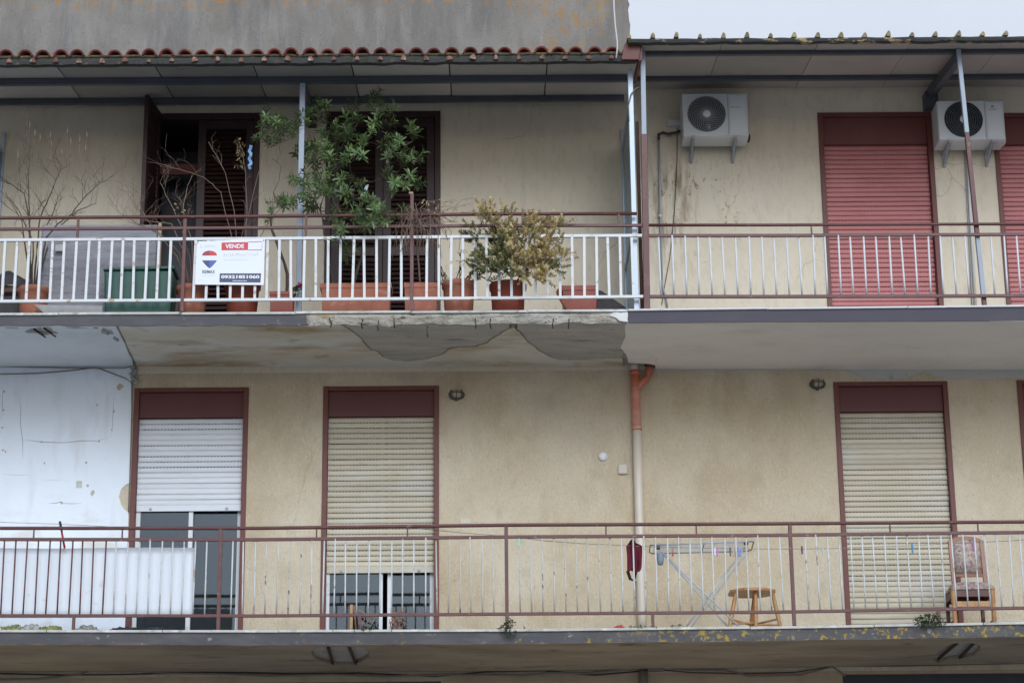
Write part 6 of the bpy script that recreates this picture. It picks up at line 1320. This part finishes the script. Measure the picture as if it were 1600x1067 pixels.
k = len(mb.v); mb.v += [Vector((cx - (xr - xl) / 2, YF, zs0)), Vector((cx + (xr - xl) / 2, YF, zs0)), Vector((cx + (xr - xl) / 2 * .94, YBk, zs0)), Vector((cx - (xr - xl) / 2 * .94, YBk, zs0))]
mb.face([k, k + 1, n * (n + 1), 0]); mb.face([k, 0, n, k + 3]); mb.face([k + 1, k + 2, n * (n + 2), n * (n + 1)]); mb.face([k, k + 3, k + 2, k + 1]); mb.face([k + 3, n, n * (n + 2), k + 2])
mb.build('seat', 'tapestry', t)
ar = MB(); zr0 = zs0 - .07; ar.box(xl + .03, xr - .03, YF + .012, YF + .034, zr0, zs0 - .002); ar.box(xl + .012, xl + .034, YF + .05, YBk - .03, zr0, zs0 - .002); ar.box(xr - .034, xr - .012, YF + .05, YBk - .03, zr0, zs0 - .002); ar.box(xl + .03, xr - .03, YBk - .03, YBk - .008, zr0, zs0 - .002); ar.build('apron', 'chair_dark', t, .003)
for s_ in (-1, 1):
    x = cx + s_ * ((xr - xl) / 2 - .025); h = zs0 - ZL
    MB().lathe([(.013, 0), (.02, .03), (.026, .07), (.018, .10), (.024, .13), (.022, h * .5), (.024, h * .62), (.018, h * .66), (.027, h * .72), (.025, h * .84), (.027, h - .002)], (x, YF + .03, ZL), 14).build('leg', 'pine', t)
    xb_ = cx + s_ * ((xr - xl) / 2 * .94 - .03); MB().path([(xb_, YBk + .03, ZL), (xb_, YBk - .01, zs0 * .5 + ZL * .5), (xb_, YBk, zs0)], 1, flat=(.034, .04), up=Vector((0, 1, 0))).build('leg', 'chair_dark', t, .004)
MB().box(xl + .045, xr - .045, YF + .018, YF + .04, P(1520, 947, YF).z, P(1520, 938, YF).z).build('stretcher', 'pine', t, .003)
for s_ in (-1, 1): x = cx + s_ * ((xr - xl) / 2 * .9); MB().box(x - .012, x + .012, YF + .06, YBk - .02, ZL + .11, ZL + .14).build('stretcher', 'chair_dark', t, .003)
# back: frame with arched head, upholstered panel
YK = YBk + .03
bl, br_ = P(1484.5, 870, YK).x, P(1540, 870, YK).x; zb0 = zs0 - .01; zt0 = P(1490, 843, YK).z; zarch = P(1512, 835.5, YK).z
for x in (bl + .02, br_ - .02): MB().path([(x, YBk + .005, zb0), (x, YK + .02, (zb0 + zt0) / 2), (x, YK + .06, zt0)], 1, flat=(.04, .03), up=Vector((0, 1, 0))).build('back_post', 'chair_wood', t, .004)
mb = MB(); n = 12; o_ = []; i_ = []
for k in range(n + 1): u = k / n; x = bl + (br_ - bl) * u; o_.append((x, YK + .055, zt0 + (zarch - zt0) * math.sin(math.pi * u) ** .7)); 
for k in range(n + 1): u = 1 - k / n; x = bl + .045 + (br_ - bl - .09) * u; i_.append((x, YK + .055, zt0 - .035 + (zarch - zt0) * math.sin(math.pi * u) ** .8))
for k in range(n):
    a, b, c_, d = o_[k], o_[k + 1], i_[n - k - 1], i_[n - k]; mb.prism([a, b, c_, d], (0, .028, 0))
mb.build('back_head', 'chair_wood', t); z_ = P(1512, 901, YK).z; MB().box(bl + .04, br_ - .04, YK - .005, YK + .02, z_, z_ + .03).build('back_rail', 'chair_wood', t, .003)
pnl = [(bl + .041, YK + .01, z_ + .03), (br_ - .041, YK + .01, z_ + .03), (br_ - .041, YK + .045, zt0 - .03)] + [(x, YK + .047, z - .004) for x, _, z in i_[1:-1]] + [(bl + .041, YK + .045, zt0 - .03)]
mb = MB(); k = len(pnl); mb.v = [Vector(p) for p in pnl] + [Vector((bl + br_, 0, 0)) * .5 + Vector((0, YK + .0, (z_ + zt0) / 2))] + [Vector(p) + Vector((0, .02, 0)) for p in pnl]
for i in range(k): mb.face([i, (i + 1) % k, k], 0, True); mb.face([i, k + 1 + i, k + 1 + (i + 1) % k, (i + 1) % k])
mb.face([k + 1 + i for i in range(k)][::-1]); mb.build('back_cushion', 'tapestry', t)
# rag, weeds, sweepings by the second door
mb = MB(); n, k = 18, 8; c = P(968, 974, .03)
for j in range(k + 1):
    for i in range(n):
        f = 2 * math.pi * i / n; q = j / k; r_ = .075 * (1 - q * .8) * (1 + .3 * noise.noise((math.cos(f) * 2, math.sin(f) * 2, j * .5))); mb.v.append(Vector((c.x + r_ * math.cos(f), .04 + r_ * .5 * math.sin(f), lowT(c.x) + .004 + .03 * q * (1 + .6 * noise.noise((f, j, 3))))))
for j in range(k):
    for i in range(n): mb.face([j * n + i, j * n + (i + 1) % n, (j + 1) * n + (i + 1) % n, (j + 1) * n + i], 0, True)
tag(mb.build('rag', 'rag_red'), 'crumpled red rag lying on the slab edge left of the drainpipe foot', 'rag')
def weed(px_, py, w, h, n, L, label, seed, hang=.4):
    q = random.Random(seed); c = P(px_, py, -.01); t = thing('weed', label, 'weed', (c.x, 0, lowT(c.x))); mb = MB(); st = MB()
    for i in range(n):
        u = q.gauss(0, .42); v = q.uniform(-hang, 1); p = Vector((c.x + u * w, -.03 + q.uniform(-.05, .03), lowT(c.x) + v * h * (1 - .6 * min(1, abs(u)))))
        if p.y > -.02: p.z = max(p.z, lowT(c.x) + .006)
        s0 = Vector((c.x + u * w * .4, -.024, lowT(c.x) + .004)); 
        if i % 3 == 0: st.path([s0, s0.lerp(p, .5) + Vector((0, -.008, .01)), p], .0016, 4)
        for _ in range(3): leaf_faces(mb, p, Vector((q.gauss(0, 1), q.gauss(-.4, .8), q.gauss(.2, .9))), Vector((0, 0, 1)), L * q.uniform(.6, 1.2), L * .5)
    st.build('stem', 'leaf_weed', t); mb.build('foliage', 'leaf_weed', t)['kind'] = 'stuff'
weed(1451, 971, .20, .085, 150, .026, 'dense green weed growing over the slab edge left of the chair', 3, .55)
weed(796, 978, .11, .09, 44, .03, 'green weed in the slab edge near the middle brown post', 6, .9); weed(565, 984, .10, .03, 20, .022, 'small weed on the slab edge below the half-open cream shutter', 8, .5); weed(580, 985, .05, .02, 8, .02, 'tiny weed sprout just right of the small weed by the railing foot', 14, .6)
weed(1000, 975, .22, .018, 14, .02, 'thin low weed along the slab edge by the drainpipe foot', 22, .3); weed(1063, 975, .12, .02, 10, .02, 'sparse weed on the slab edge under the drying rack', 25, .3)
t = thing('wood_scraps', 'orange wooden slat and broken sticks piled against the left glass pane', 'wood scraps', (P(560, 978, W - .25).x, W - .25, ZL)); YW_ = W - .12
a, b = P(546.5, 990, YW_), P(551.5, 944, YW_); MB().box(a.x, b.x, YW_, YW_ + .02, ZL, b.z).build('slat', 'pine', t, .003)
for (x0, y0, x1, y1, r_) in ((556, 951, 574, 962, .008), (560, 951, 590, 972, .006), (566, 985, 582, 958, .006), (575, 985, 588, 962, .005), (570, 965, 560, 988, .005), (553, 945, 556, 985, .006)): MB().path([P(x0, y0, YW_ - .03), P(x1, y1, YW_ - .02)], r_, 6).build('stick', 'twig_pale', t)
t = thing('dry_plant', 'withered brown plant slumped against the right pane of the half-open door', 'dry plant', (P(618, 978, W - .2).x, W - .2, ZL)); YW_ = W - .15; mb = MB()
for k in range(34): s0 = Vector((P(rng.gauss(617, 5), 985, YW_).x, YW_ + rng.uniform(-.05, .05), ZL)); e = P(rng.gauss(619, 5), rng.uniform(950, 978), YW_); mb.path([s0, s0.lerp(e, .5) + Vector((rng.gauss(0, .02), rng.gauss(0, .02), 0)), e], .0035, 4)
mb.build('stalk', 'twig_brown', t); mb = MB()
for k in range(60): p = P(rng.gauss(619, 5), rng.uniform(955, 982), YW_ + rng.uniform(-.05, .05)); leaf_faces(mb, p, Vector((rng.gauss(0, 1), rng.gauss(0, .6), rng.gauss(0, 1))), Vector((0, 1, 0)), .04, .02)
mb.build('withered_leaf', 'twig_brown', t)['kind'] = 'stuff'

# part labels where the doors differ, and groups for the sets of alike things
for f_, l_ in ((d1, 'door with half-lowered white shutter'), (d2, 'door with mostly lowered cream shutter'), (d3, 'door with fully closed cream shutter'), (d4, 'door cut off by the right edge'), (uc, 'door with closed red shutter'), (ud, 'red shuttered door at the right edge'), (fA, 'louvred door standing open'), (fB, 'closed louvred door behind the green shrub')): f_['label'] = l_
by = {}
for o in S.objects:
    if o.parent is None and 'category' in o.keys(): by.setdefault(o['category'], []).append(o)
for c_, l_ in by.items():
    if len(l_) > 1:
        for o in l_:
            if 'group' not in o.keys(): o['group'] = {'railing': 'railings along the balconies', 'bag': 'bags under the white sheet', 'weed': 'weeds on the slab edge', 'cable': 'cables fixed to the facade', 'potted plant': 'potted plants on the upper balcony', 'junction box': 'small boxes on the facade'}.get(c_, c_ + 's of the building')
